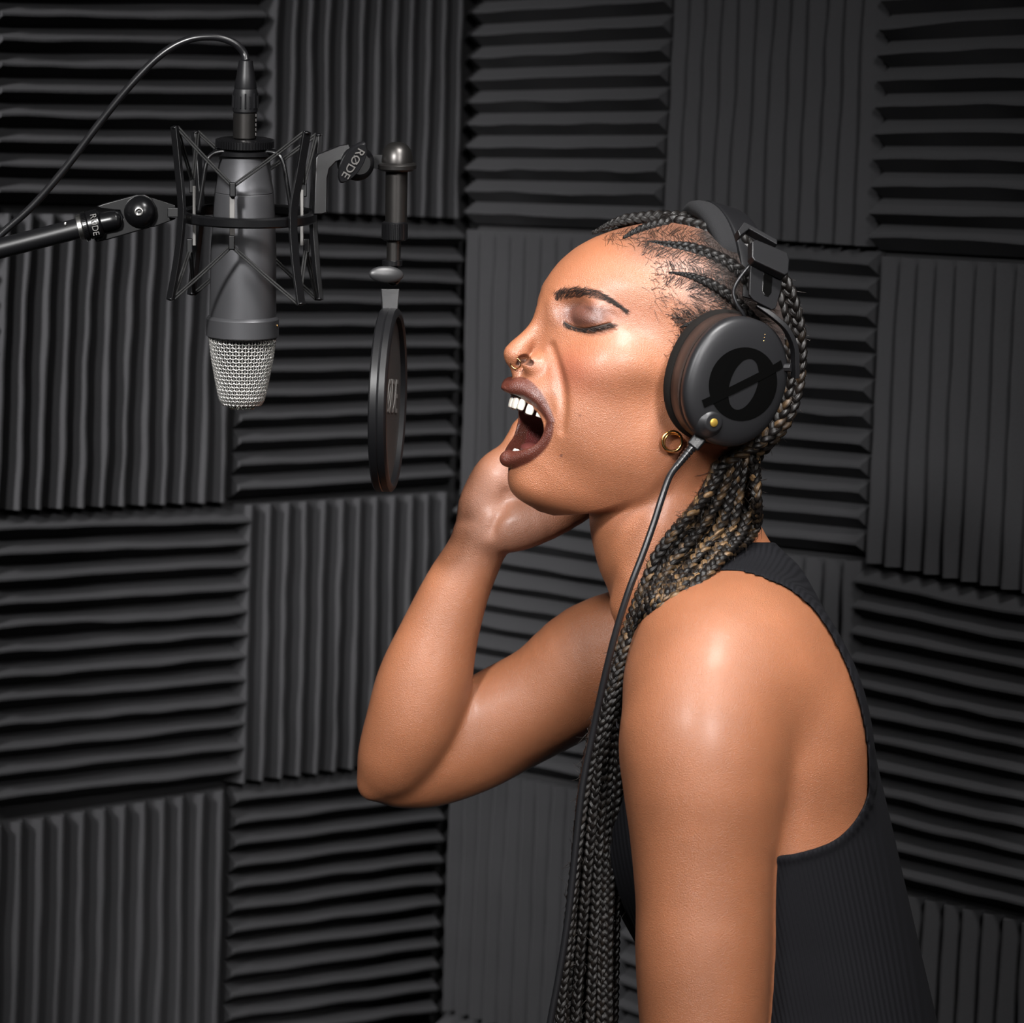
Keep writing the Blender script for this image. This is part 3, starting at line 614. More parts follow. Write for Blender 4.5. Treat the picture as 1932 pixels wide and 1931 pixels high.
def braid(path, rad, parent, name='braid', side=(1, 0, 0), period=4.3, gold=None, seed=0, sides=8, label=None):
    rg = np.random.default_rng(seed); P = np.array(path, float); seg = np.linalg.norm(np.diff(P, axis=0), axis=1); cum = np.concatenate([[0], np.cumsum(seg)])
    rad = np.interp(cum, np.linspace(0, cum[-1], len(np.atleast_1d(rad))), np.atleast_1d(rad)); rm = rad.mean(); ds = rm*period/11; n = int(cum[-1]/ds)+2
    t = np.linspace(0, cum[-1], n); C = np.stack([np.interp(t, cum, P[:, i]) for i in range(3)], 1); R = np.interp(t, cum, rad)
    T = np.gradient(C, axis=0); T /= np.linalg.norm(T, axis=1)[:, None]
    sd = unit(side); a = sd-T*(T@sd)[:, None]; a /= np.linalg.norm(a, axis=1)[:, None]; b = np.cross(T, a)
    ph0 = rg.uniform(0, 6.28); ph = ph0+2*math.pi*np.cumsum(np.concatenate([[0], np.diff(t)])/(R*period))
    V = []; F = []; UV = []; TN = []; off = 0
    for k in range(3):
        q = ph+2*math.pi*k/3; S = C+a*(R*.50*np.sin(q))[:, None]+b*(R*.30*np.sin(2*q))[:, None]
        ts = np.gradient(S, axis=0); ts /= np.linalg.norm(ts, axis=1)[:, None]; aa = b-ts*(b*ts).sum(1)[:, None]; aa /= np.linalg.norm(aa, axis=1)[:, None]; bb = np.cross(ts, aa)
        gl = 0.0 if gold is None else gold; wob = np.convolve(rg.normal(0, 1, n+8), np.ones(9)/9, 'valid')
        for i in range(sides):
            th = 2*math.pi*i/sides; rr = R*.50*(1+.10*math.cos(3*th+k)); V.append(S+aa*(rr*.82*math.cos(th))[:, None]+bb*(rr*math.sin(th))[:, None])
            UV.append(np.stack([t/rm, np.full(n, i/sides+k*3.1)], 1))
            g = np.clip((gl(C) if callable(gl) else gl)*np.clip(wob*4, 0, 1)*rg.choice([.15, .3, 1, 2.2]), 0, .8)
            TN.append(np.array([.0045, .0036, .0032])*(1-g[:, None])+np.array([.34, .20, .09])*g[:, None])
        idx = np.arange(sides*n).reshape(sides, n)+off; off += sides*n; nx_ = np.roll(idx, -1, 0)
        F.append(np.stack([idx[:, :-1], nx_[:, :-1], nx_[:, 1:], idx[:, 1:]], -1).reshape(-1, 4))
    V = np.concatenate(V); F = np.concatenate(F); UV = np.concatenate(UV); TN = np.concatenate(TN)
    o = mesh_obj(name, V, F, M_braid, parent)
    at = o.data.attributes.new('tone', 'FLOAT_COLOR', 'POINT'); at.data.foreach_set('color', np.concatenate([TN, np.ones((len(TN), 1))], 1).ravel())
    uv = o.data.uv_layers.new(name='UVMap'); li = np.empty(len(o.data.loops), np.int32); o.data.loops.foreach_get('vertex_index', li); uv.data.foreach_set('uv', UV[li].ravel())
    if label: o['label'] = label
    return o
def hairs(curves, rads, name, mt, parent):
    """thin three-sided hairs; curves: (n, m, 3) array of points"""
    Cv = np.asarray(curves, float); n, m, _ = Cv.shape; T = np.gradient(Cv, axis=1); T /= np.linalg.norm(T, axis=2)[..., None]+1e-9
    a = np.cross(T, np.array([.3, .2, 1.0])); a /= np.linalg.norm(a, axis=2)[..., None]+1e-9; b = np.cross(T, a)
    rr = np.asarray(rads)[:, None]*np.linspace(1, .35, m)[None]; V = np.zeros((n, m, 3, 3))
    for k in range(3):
        th = 2*math.pi*k/3; V[:, :, k] = Cv+(a*math.cos(th)+b*math.sin(th))*rr[..., None]
    idx = np.arange(n*m*3).reshape(n, m, 3); nk = np.roll(idx, -1, 2)
    F = np.stack([idx[:, :-1], nk[:, :-1], nk[:, 1:], idx[:, 1:]], -1).reshape(-1, 4)
    o = mesh_obj(name, V.reshape(-1, 3), F, mt, parent); o['kind'] = 'stuff'; return o

# ------------------------------------------------------------------ cornrows, braids, fine hair
def on_path(pts, lift, fn=sdf_face0, n=8):
    p = spl([(x, y, 0) for x, y in pts], n); z = depth_on(fn, p[:, :2], 300, -150, 1.5)
    z = np.where(np.isnan(z), np.nanmin(z) if np.isfinite(z).any() else 0, z); p[:, 2] = z+lift; return p
ROWS = [
 ([(1140, 437), (1170, 426), (1205, 419), (1250, 417), (1300, 424), (1345, 438), (1390, 462), (1420, 490)], [3, 9, 14, 15, 15, 15, 15, 14]),
 ([(1222, 455), (1262, 462), (1300, 468), (1340, 481), (1378, 500), (1410, 528), (1440, 570)], [2, 8, 12, 13, 14, 14, 14]),
 ([(1262, 514), (1295, 519), (1330, 531), (1362, 549), (1392, 574), (1425, 610), (1455, 655)], [2, 7, 11, 12, 13, 13, 13]),
 ([(1283, 618), (1302, 611), (1325, 606), (1360, 612), (1400, 640), (1440, 700)], [2, 7, 9, 10, 11, 11])]
for i, (pts, rd) in enumerate(ROWS):
    p = on_path(pts, 2); braid(p, rd, person, 'cornrow', side=(0.25, 1, 0.1), period=3.6, seed=20+i)
    q = np.array([mir(a) for a in p]); braid(q, rd, person, 'cornrow', side=(0.25, 1, 0.1), period=3.6, seed=30+i, sides=6)
def goldf(C): return np.clip((C[:, 1]-600)/300, 0, 1)*np.clip((1330-C[:, 1])/200, 0.03, 1)*.2
topc = spl([tuple(hl(f, s, u)) for f, s, u in [(236, -30, 205), (205, -26, 231), (160, -22, 253), (100, -20, 272), (40, -20, 283), (-20, -20, 275)]], 8)
braid(topc, [4, 12, 14, 14, 14, 14], person, 'cornrow', side=(0, 1, .3), period=3.6, seed=41, sides=6)
topc = spl([tuple(hl(f, s, u)) for f, s, u in [(226, -85, 195), (190, -85, 221), (150, -82, 240), (95, -80, 258), (30, -80, 262), (-30, -80, 250)]], 8)
braid(topc, [4, 12, 14, 14, 14, 14], person, 'cornrow', side=(0, 1, .3), period=3.6, seed=42, sides=6)
BACK = [([(1405, 440, 60), (1446, 480, 62), (1482, 535, 58), (1501, 590, 52), (1509, 645, 48), (1508, 700, 45), (1498, 755, 50), (1474, 808, 60), (1436, 846, 75), (1392, 866, 95), (1360, 900, 118)], 15, 0),
        ([(1380, 425, 0), (1430, 462, 0), (1466, 515, -5), (1488, 575, -10), (1496, 640, -10), (1494, 710, -8), (1482, 775, 0), (1452, 832, 20), (1410, 880, 50), (1380, 930, 80)], 15, 0),
        ([(1400, 450, 120), (1440, 500, 128), (1470, 570, 122), (1486, 650, 112), (1486, 730, 105), (1468, 796, 105), (1430, 838, 115), (1385, 862, 125), (1345, 890, 130)], 15, 0),
        ([(1380, 440, -90), (1420, 480, -95), (1452, 545, -100), (1468, 620, -100), (1468, 700, -95), (1452, 780, -70), (1425, 850, -20), (1400, 910, 30)], 15, 0)]
for i, (pts, r, g) in enumerate(BACK):
    braid(spl(pts, 6), r, person, 'braid', side=(1, .1, .35), period=3.9, seed=50+i, gold=goldf)
NB = 15
ctrl_y = [868, 930, 1000, 1060, 1130, 1200, 1290, 1400, 1500, 1700, 1931, 2030]
x0 = [1352, 1322, 1268, 1232, 1206, 1182, 1146, 1114, 1092, 1072, 1052, 1040]; wd = [80, 112, 158, 134, 84, 42, 40, 62, 84, 92, 108, 116]
allp = []
for i in range(NB):
    t = (i+.5)/NB; lay = (i*2) % 3; row = []
    for j, y in enumerate(ctrl_y):
        tt = np.clip(t+.07*math.sin(1.7*i+.9*j), .02, .98); row.append((x0[j]+wd[j]*tt, y+6*math.sin(i*2.3+j)))
    allp.append(row)
flat_xy = np.array([p for r in allp for p in r]); zz = depth_on(sdf_body, flat_xy, 420, -100, 3.0).reshape(NB, -1)
for i in range(NB):
    lay = (i*2) % 3; pts = []
    for j, (x, y) in enumerate(allp[i]):
        zs = zz[i, j]; zs = 120 if np.isnan(zs) else zs
        zt = zs+10+lay*17 if y < 1180 else None
        if zt is None: zt = np.interp(y, [1180, 1290, 1500, 2030], [205, 215, 205, 200])+lay*17-20
        if y < 900: zt = 95+lay*14
        pts.append((x, y, min(zt, 285)))
    R_ = 12.5+1.2*math.sin(i*3.1)
    braid(spl(pts, 6), [R_*1.05, R_, R_*.95, R_*.9], person, 'braid', side=(1, .25, .3+.5*math.sin(i*1.9)), period=3.9, seed=70+i, gold=goldf)
    allp[i] = spl(pts, 6)
# loose hairs around the braids
cv = []
for i in range(NB):
    p = allp[i]
    for _ in range(190):
        k = RNG.integers(2, len(p)-2); c = p[k]; d = RNG.normal(0, 1, 3); d[2] = abs(d[2])*.6; d /= np.linalg.norm(d); ln = RNG.uniform(10, 26); cu = RNG.normal(0, 1, 3)*ln*.5
        s = c+d*11; tt = np.linspace(0, 1, 5)[:, None]; tv = (p[k+1]-p[k-1]); tv = tv/np.linalg.norm(tv)*RNG.choice([-1, 1])
        cv.append(s+tv*tt*ln*.6+d*tt*ln*.45+cu*(tt**2)*.6)
for pts, r, g in BACK[:3]:
    p = spl(pts, 6)
    for _ in range(70):
        k = RNG.integers(2, len(p)-2); c = p[k]; d = unit(np.array([RNG.uniform(.2, 1), RNG.normal(0, .4), RNG.normal(0, .5)])); ln = RNG.uniform(5, 14); tt = np.linspace(0, 1, 5)[:, None]
        cv.append(c+d*13+np.array([0, 1.0, 0])*tt*ln*.5+d*tt*ln*.7+RNG.normal(0, 1, 3)*(tt**2)*ln*.4)
hairs(cv, RNG.uniform(.4, .95, len(cv)), 'loose_hair', M_fine, person)
# short hairs brushed from the skin towards each cornrow, and the soft hairline
def surf_hairs(roots, dirs, lens, curl, rad, name, mt, m=5, lift=1.0, fn=sdf_face0):
    roots = np.asarray(roots, float); dirs = np.asarray(dirs, float); n = len(roots); pts = [roots]; d = dirs/np.linalg.norm(dirs, axis=1)[:, None]
    for j in range(1, m):
        ca = curl/(m-1); c_, s_ = np.cos(ca), np.sin(ca); d = np.stack([d[:, 0]*c_-d[:, 1]*s_, d[:, 0]*s_+d[:, 1]*c_], 1); pts.append(pts[-1]+d*(lens/(m-1))[:, None])
    A = np.stack(pts, 1); z = depth_on(fn, A.reshape(-1, 2), 300, -120, 2.0).reshape(n, m)
    ok = ~np.isnan(z).any(1); z = z[ok]; A = A[ok]; z = z+1.2+lift*np.linspace(0, 1, m)[None]*2
    return hairs(np.concatenate([A, z[..., None]], 2), np.asarray(rad)[ok], name, mt, person)
rt, dr, ln, cl = [], [], [], []
for pts, rd in ROWS[:4]:
    p = spl([(x, y, 0) for x, y in pts], 10)[:, :2]; tg = np.gradient(p, axis=0); tg /= np.linalg.norm(tg, axis=1)[:, None]
    kmax = int(len(p)*.72)
    for _ in range(330):
        k = int(RNG.uniform(0, kmax)); sgn = RNG.choice([-1, 1]); nrm_ = np.array([-tg[k, 1], tg[k, 0]])*sgn; D = RNG.uniform(10, 30)
        r0 = p[k]+nrm_*D-tg[k]*RNG.uniform(0, 12); d0 = -nrm_*1.0+tg[k]*RNG.uniform(.35, 1.1); rt.append(r0); dr.append(d0); ln.append(D*RNG.uniform(.7, 1.15)); cl.append(RNG.normal(0, .5))
HLINE = [(1135, 446), (1170, 448), (1205, 455), (1225, 470), (1232, 495), (1238, 520), (1232, 545), (1245, 570), (1262, 590), (1270, 612), (1272, 640), (1268, 670), (1262, 700)]
h = spl([(x, y, 0) for x, y in HLINE], 10)[:, :2]
for _ in range(330):
    k = RNG.integers(0, len(h)); r0 = h[k]+RNG.normal(0, 7, 2)+np.array([RNG.uniform(-10, 34), 0]); ang = RNG.normal(-.1, .55)+(0.5 if r0[1] > 540 else .1); rt.append(r0); dr.append((math.cos(ang), math.sin(ang))); ln.append(RNG.uniform(10, 32)); cl.append(RNG.normal(.3, .6))
for _ in range(1500):      # dense short hair further back, combed towards the band
    x_ = 1290+160*RNG.uniform(0, 1)**.7; y_ = RNG.uniform(432, 640); rt.append((x_, y_)); a_ = RNG.normal(.35, .25); dr.append((math.cos(a_), math.sin(a_))); ln.append(RNG.uniform(18, 34)); cl.append(RNG.normal(.1, .3))
surf_hairs(rt, dr, np.array(ln), np.array(cl), RNG.uniform(.28, .5, len(rt)), 'baby_hair', M_fine)

# ------------------------------------------------------------------ eyebrows, lashes
BROW = [(1046, 562), (1060, 557), (1080, 554), (1102, 553), (1122, 556), (1142, 563), (1160, 573), (1176, 584)]
BW = [8, 9.5, 9.5, 9, 8, 6, 4, 1.5]
bp_ = spl([(x, y, 0) for x, y in BROW], 10)[:, :2]; bw = np.interp(np.linspace(0, 1, len(bp_)), np.linspace(0, 1, len(BW)), BW); tg = np.gradient(bp_, axis=0); tg /= np.linalg.norm(tg, axis=1)[:, None]
rt, dr, ln, cl = [], [], [], []
for _ in range(520):
    k = RNG.integers(0, len(bp_)); o_ = RNG.uniform(-1, 1); nr = np.array([-tg[k, 1], tg[k, 0]]); r0 = bp_[k]+nr*o_*bw[k]; up = np.array([0, -1.0]); f_ = 1-k/len(bp_)
    dr.append(tg[k]*(1-.35*f_)+up*(.15+.75*f_**2)+nr*(-.25*o_)+RNG.normal(0, .12, 2)); rt.append(r0); ln.append(RNG.uniform(9, 17)); cl.append(RNG.normal(.1, .25))
eb = surf_hairs(rt, dr, np.array(ln), np.array(cl), RNG.uniform(.28, .5, len(rt)), 'eyebrow', M_brow, fn=sdf_head)
vv = np.empty(len(eb.data.vertices)*3)
# the far brow, mirrored through the head's own midline
def mirror_mesh(o, name, parent):
    me = o.data.copy(); co = np.empty(len(me.vertices)*3); me.vertices.foreach_get('co', co); co = co.reshape(-1, 3)
    d = co-CAM; D = d@FWD; px = np.stack([966+FPX*(d@RGT)/D, 965.5-FPX*(d@UPV)/D, (D0-D)/PXM], 1); Lc = (px-HO)@HR.T; Lc[:, 1] *= -1
    me.vertices.foreach_set('co', W(HO+Lc@HR).ravel()); me.update(); n = bpy.data.objects.new(name, me); COL.objects.link(n); n.parent = parent
    if 'kind' in o: n['kind'] = o['kind']
    return n
mirror_mesh(eb, 'eyebrow', person)
lp = spl([tuple(p) for p in LASH], 8); cv = []
for _ in range(110):
    k = RNG.integers(0, len(lp)); f_ = k/len(lp); s = lp[k]+np.array([RNG.normal(0, 1.5), RNG.normal(.5, 1), 1]); d = unit(np.array([.15+f_*.9, 1.0-.5*f_, .6])); L_ = RNG.uniform(9, 18); tt = np.linspace(0, 1, 5)[:, None]
    cv.append(s+d*tt*L_+np.array([.5, -.9, .2])*(tt**2)*L_*.35)
el = hairs(cv, np.full(len(cv), .75), 'eyelashes', M_brow, person); mirror_mesh(el, 'eyelashes', person)
ll = MB().tube(lp+np.array([0, 0, .5]), 1.7, 6).build('lash_line', M_brow, person)

# ------------------------------------------------------------------ teeth and tongue
M_tooth = mat('tooth_enamel', (.80, .74, .66), .22, **{'Subsurface Weight': .15, 'Subsurface Scale': .002}); M_gum = mat('tongue', (.13, .035, .03), .35); noise_bump(M_gum, 700, .4, .0005)
def tooth(f, s, u, w_, h_, t_, yaw, down=True):
    m = MB(); n = 8; R = np.array([HF*math.cos(yaw)+HS*math.sin(yaw), -HF*math.sin(yaw)+HS*math.cos(yaw), HU]); c = hl(f, s, u); V = []
    rows = [(-1, .80, .5), (-.86, .93, .75), (-.4, 1, 1), (.3, .95, 1.0), (1, .8, 1.0)]
    for q, sw, st in rows:
        for k in range(n):
            a = 2*math.pi*k/n+math.pi/8; ca, sa = math.cos(a), math.sin(a); x = np.sign(ca)*abs(ca)**.55*t_*st; y = np.sign(sa)*abs(sa)**.55*w_*sw; V.append(c+R[0]*x+R[1]*y+R[2]*q*h_*(1 if down else -1))
    m.add(V, [(i*n+k, i*n+(k+1) % n, (i+1)*n+(k+1) % n, (i+1)*n+k) for i in range(len(rows)-1) for k in range(n)]+[tuple(range(n)), tuple(range(4*n, 5*n))])
    o = m.build('tooth', M_tooth, person, smooth=180); sb = o.modifiers.new('sub', 'SUBSURF'); sb.levels = sb.render_levels = 2; return o
ARC = [(0, 11), (1, 10), (2, 10), (3, 9), (4, 8)]
for sg in (1, -1):
    for (f, s, hw_, hh, yaw) in [(301, 10.2, 10, 13.5, .08), (295, 29, 8.6, 11.5, .3), (282, 46, 8.8, 12.5, .65), (264, 56, 7.5, 9, 1.0), (246, 62, 7.5, 9, 1.2)]:
        tooth(f, s*sg, -152.5-(0.15*(301-f)), hw_, hh, 5, yaw*sg)
    for (f, s, hw_, hh, yaw) in [(272, 6.5, 6, 11, .05), (268, 19, 6, 11, .3), (258, 31, 6.5, 11, .7), (244, 40, 6.5, 10, 1.0)]:
        tooth(f-6, s*sg, -247, hw_, hh, 4.5, yaw*sg, False)
tg_ = MB(); tg_.ball(hl(200, 0, -230), (60, 38, 20), 20, 14, HR); tg_.build('tongue', M_gum, person, smooth=180)
# ------------------------------------------------------------------ headphones
M_shell = mat('satin_black_shell', (.014, .014, .0155), .42, 0.3); noise_bump(M_shell, 3500, .12, .0003)
M_gloss = mat('gloss_black_inlay', (.002, .002, .002), .12); M_pad = mat('pad_velour', (.006, .005, .0045), .9, **{'Specular IOR Level': .15}); noise_bump(M_pad, 1500, .5, .0005)
M_rim = mat('pad_rim', (.028, .018, .015), .4, **{'Specular IOR Level': .25}); M_suede = mat('suede_cushion', (.012, .012, .013), .95, **{'Specular IOR Level': .2}); noise_bump(M_suede, 1200, .5, .0006)  # rim: brown base colour stands in for skin reflected in it
M_plast = mat('matt_black_plastic', (.006, .006, .0068), .40, **{'Specular IOR Level': .3}); noise_bump(M_plast, 2500, .15, .0003)
M_rub = mat('cable_rubber', (.008, .008, .009), .30, **{'Specular IOR Level': .45}); M_gold = mat('gold', (.75, .45, .18), .22, 1.0); M_amber = mat('gold_button', (.42, .27, .05), .4, .6)
headphones = empty('headphones', W1(1360, 700, 0))
tag(headphones, 'black over-ear headphones on the singer, round slashed emblem on the cup', 'headphones')
PSI_C = math.radians(28)
NC = np.array([math.cos(tau)*math.sin(PSI_C), math.sin(tau)*math.sin(PSI_C), math.cos(PSI_C)]); AC = np.array([-math.cos(tau)*math.cos(PSI_C), -math.sin(tau)*math.cos(PSI_C), math.sin(PSI_C)]); UC = HU.copy()
def mirv(v): l = HR@v; return hl(l[0], -l[1], l[2])-HO
def child(m, name, mt, parent, **k):
    o = m.build(name, mt, None, **k); bpy.context.view_layer.update(); adopt(o, parent); return o
def earcup(C0, A, U, N, sgn):
    rad_a, rad_b = 106.0, 124.0; nn = 72
    def ring(rho, h):
        V = []
        for k in range(nn):
            t = 2*math.pi*k/nn; ct, st = math.cos(t), math.sin(t); e = 2.15; x = np.sign(ct)*abs(ct)**(2/e); y = np.sign(st)*abs(st)**(2/e)
            V.append(C0+A*x*rho*rad_a+U*y*rho*rad_b+N*h)
        return V
    def loft(prof, name, mt, parent):
        V = sum([ring(r, h) for r, h in prof], []); F = [(i*nn+k, i*nn+(k+1) % nn, (i+1)*nn+(k+1) % nn, (i+1)*nn+k) for i in range(len(prof)-1) for k in range(nn)]
        F += [tuple(range(nn)), tuple(range((len(prof)-1)*nn, len(prof)*nn))]; m = MB().add(V, F); return child(m, name, mt, parent, smooth=50)
    dome = [(.02, 10), (.2, 9.9), (.4, 9.3), (.6, 8), (.75, 6), (.86, 3), (.93, 0), (.975, -4), (1.0, -11), (1.0, -22), (.97, -25)]
    cup = loft(dome, 'ear_cup', M_shell, headphones)
    loft([(.95, -22), (.965, -24), (.965, -33)], 'seam', M_pad, headphones)
    loft([(.9, -31), (1.0, -33), (1.005, -38), (1.0, -64), (.97, -69)], 'pad_rim', M_rim, headphones)
    loft([(.93, -68), (1.0, -70), (1.035, -78), (1.03, -88), (.98, -98), (.88, -103), (.7, -104)], 'ear_pad', M_pad, headphones)
    hs = lambda r: np.interp(r, [p[0] for p in dome[:8]], [p[1] for p in dome[:8]])
    def fp(a, b, h): return C0+A*a+U*b+N*(hs(math.hypot(a/rad_a, b/rad_b))+h)
    # emblem: ring with an upright oval window and a slanting bar
    ca, cb = -7.5, .3; m = MB(); M_ = 64; V = []
    for j in range(7):
        q = j/6
        for k in range(M_):
            t = 2*math.pi*k/M_; o_ = np.array([73*math.cos(t), 70*math.sin(t)]); i_ = np.array([29*math.cos(t), 50*math.sin(t)]); p = i_*(1-q)+o_*q; V.append(fp(ca+p[0], cb+p[1], .8))
    m.add(V, [(j*M_+k, j*M_+(k+1) % M_, (j+1)*M_+(k+1) % M_, (j+1)*M_+k) for j in range(6) for k in range(M_)]); child(m, 'emblem_ring', M_gloss, cup, smooth=180)
    # bar direction in the picture: up to the right
    d = np.array([.894, -.447, 0]); da, db = d@A, d@U; sol = unit(np.linalg.solve(np.array([[A[0], U[0]], [A[1], U[1]]]), d[:2])); pr = np.array([-sol[1], sol[0]]); V = []; K = 20
    for k in range(K+1):
        q = (k/K*2-1)*90
        for w_ in (-8, 0, 8): p = sol*q+pr*w_; V.append(fp(ca+p[0], cb+p[1], 1.6))
    m = MB().add(V, [(k*3+j, k*3+j+1, (k+1)*3+j+1, (k+1)*3+j) for k in range(K) for j in range(2)]); child(m, 'emblem_bar', M_gloss, cup, smooth=180)
    for k in range(3): m = MB().ball(fp(-8+0, 0, 0)*0+fp(-22-0.0*k, 102-6.0*k, -.3), 1.3, 8, 6); child(m, 'dot', M_gold, cup, smooth=180)
    # connector boss with its gold button, bottom front
    b0 = fp(28, -86, 0); m = MB().lathe(b0-N*26, N, [(0, 36), (16, 33), (23, 27), (28, 20), (30.5, 18), (31, 15)], 36); child(m, 'connector_boss', M_shell, cup, smooth=60)
    m = MB().lathe(b0-N*2, N, [(0, 8), (8, 8), (9, 7)], 24); child(m, 'button', M_amber, cup, smooth=60)
    # yoke: pivot bolt at the back of the cup and a flat bent arm
    return fp, cup
C0 = np.array([1392, 722, 276.0])
fp, cup_near = earcup(C0, AC, UC, NC, 1)
cm = np.array(mir(C0)); earcup(cm, mirv(AC), mirv(UC), mirv(NC), -1)
def yoke(T):
    p = spl([(1498, 712, 232), (1498, 690, 236), (1496, 655, 240), (1482, 622, 246), (1458, 598, 250), (1428, 576, 250)], 6)
    p = np.array([T(a) for a in p]); m = MB(); w_ = T(np.array([1498, 690, 236])+NC*9)-T(np.array([1498, 690, 236]))
    V = []; Tt = np.gradient(p, axis=0); Tt /= np.linalg.norm(Tt, axis=1)[:, None]
    for a, t in zip(p, Tt):
        n_ = unit(w_-t*(w_@t)); b = np.cross(t, n_); V += [a+n_*16+b*4.5, a+n_*16-b*4.5, a-n_*6-b*4.5, a-n_*6+b*4.5]
    F = [(i*4+k, i*4+(k+1) % 4, i*4+4+(k+1) % 4, i*4+4+k) for i in range(len(p)-1) for k in range(4)]+[(0, 1, 2, 3), tuple(range(len(V)-4, len(V)))]
    m.add(V, F); y = child(m, 'yoke', M_plast, headphones, bevel=1.2)
    a_, b_ = T(np.array([1478, 694, 232])), T(np.array([1493, 694, 238])); m = MB().tube([a_, b_], 8.5, 8); child(m, 'pivot_bolt', M_shell, y, smooth=30, bevel=1)
    m = MB(); q0 = np.array([1445, 530, 262]); nn = unit((.42, -.22, .88))
    def pr(poly, p0, n_, t): return MB().prism(poly, p0, n_, t)
    def tr(m_):
        m_.v = [tuple(T(np.array(v))) for v in m_.v]; return m_
    pl = child(tr(pr([(1417, 492), (1478, 513), (1474, 545), (1464, 582), (1456, 584), (1422, 566), (1414, 556), (1415, 525)], q0, nn, 7)), 'slider_plate', M_plast, headphones, bevel=1.5)
    child(tr(pr([(1441, 514), (1446, 510), (1453, 512), (1458, 519), (1456, 552), (1450, 560), (1443, 558), (1438, 549)], q0+nn*1.5, nn, 3)), 'slot', M_gloss, pl, bevel=1)
    nb = unit((.40, -.42, .82)); q1 = np.array([1450, 480, 268])
    child(tr(pr([(1419, 455), (1428, 452), (1486, 476), (1490, 490), (1488, 515), (1482, 519), (1424, 492), (1419, 484)], q1, nb, 24)), 'slider_housing', M_plast, headphones, bevel=2.5)
    n3 = unit((.3, -.72, .62)); q2 = np.array([1435, 434, 236])
    child(tr(pr([(1404, 418), (1411, 421), (1467, 452), (1467, 462), (1414, 432), (1396, 446), (1392, 434)], q2, unit((.35, -.5, .79)), 22)), 'band_clip', M_plast, headphones, bevel=2)
    # small cable from the slider to the cup
    c = spl([(1420, 494, 258), (1396, 524, 262), (1384, 550, 262), (1390, 574, 262), (1402, 592, 258), (1407, 606, 250)], 6); child(MB().tube([T(a) for a in c], 3.6, 10), 'link_cable', M_rub, headphones, smooth=180)
yoke(lambda a: np.asarray(a, float)); yoke(lambda a: np.array(mir(np.asarray(a, float)))-HU*48-HF*12)
def band(width, thick, th0, th1, rs, ru, f0, f1, name, mt, dome=0.0, n=48):
    V = []; K = 14
    for i in range(n+1):
        th = math.radians(th0+(th1-th0)*i/n); f = f0+(f1-f0)*abs(math.sin(th))**1.3; c = hl(f, rs*math.sin(th), ru*math.cos(th))
        out = unit(HS*math.sin(th)*rs/(rs*rs)+HU*math.cos(th)*ru/(ru*ru)); endf = min(1, .55+.45*math.sin(math.pi*min(1, max(0, i/n)))**.4) if dome else 1
        for k in range(K):
            a = 2*math.pi*k/K; ct, st = math.cos(a), math.sin(a); e = .7 if dome else .35
            V.append(c+HF*np.sign(ct)*abs(ct)**e*width*endf+out*np.sign(st)*abs(st)**e*thick*(endf if dome else 1))
    m = MB().add(V, [(i*K+k, i*K+(k+1) % K, (i+1)*K+(k+1) % K, (i+1)*K+k) for i in range(n) for k in range(K)]+[tuple(range(K)), tuple(range(n*K, (n+1)*K))])
    return child(m, name, mt, headphones, smooth=60)
band(56, 20, -44, 40, 213, 300, 30, -12, 'head_cushion', M_suede, 1)
band(32, 5, -52, 58, 231, 318, 22, -42, 'headband', M_plast)
# plug, strain relief and the hanging cable
pd = unit((-.62, .76, .15)); p0 = np.array([1324, 822, 262.0])
child(MB().box(p0+pd*14, (16, 13, 11), [pd, unit(np.cross(pd, (0, 0, 1))), unit(np.cross(pd, np.cross(pd, (0, 0, 1))))]), 'plug', M_plast, headphones, bevel=4, seg=3)
rel = MB()
for k in range(7): rel.tube([p0+pd*(30+k*7), p0+pd*(34.5+k*7)], 9.3-k*.35, 12)
rel.tube([p0+pd*26, p0+pd*80], 6.8, 12); child(rel, 'strain_relief', M_rub, headphones)
e0 = p0+pd*76; cab = spl([e0, (1262, 902, 282), (1247, 945, 292), (1232, 992, 298), (1212, 1048, 305), (1186, 1116, 310), (1160, 1200, 308), (1138, 1290, 300), (1118, 1385, 290), (1098, 1490, 285), (1086, 1600, 282), (1072, 1730, 280), (1055, 1840, 280), (1038, 1931, 280), (1018, 2060, 280)], 8)
child(MB().tube(cab, 6.6, 12), 'cable', M_rub, headphones, smooth=180)

# ------------------------------------------------------------------ jewellery
def torus(c, r, t, nrm_, ex=(1, 0, 0), n=40, m=8, arc=2*math.pi, a0=0):
    nrm_ = unit(nrm_); a = unit(np.array(ex, float)-nrm_*(np.array(ex, float)@nrm_)); b = np.cross(nrm_, a); cl = arc > 6.28
    pts = [np.array(c)+a*r*math.cos(a0+arc*k/n)+b*r*math.sin(a0+arc*k/n) for k in range(n if cl else n+1)]
    return MB().tube(pts, t, m, closed=cl)
er = torus((1268, 833, 186), 19, 3.0, (.25, .1, 1)).build('hoop_earring', M_gold, None, smooth=180); tag(er, 'gold hoop earring, the larger of two below the headphone cup', 'earring')
er2 = torus((1270, 835, 176), 17.5, 2.6, (.25, .1, 1)).build('hoop_earring', M_gold, None, smooth=180); tag(er2, 'smaller gold hoop earring just behind the larger hoop', 'earring')
nr_ = torus(on(973, 686, -1.5, sdf_face1), 10, 1.1, (-.35, .25, 1), n=40).build('nose_ring', M_gold, None, smooth=180); tag(nr_, 'thin gold ring through the singer\'s nose', 'nose ring')
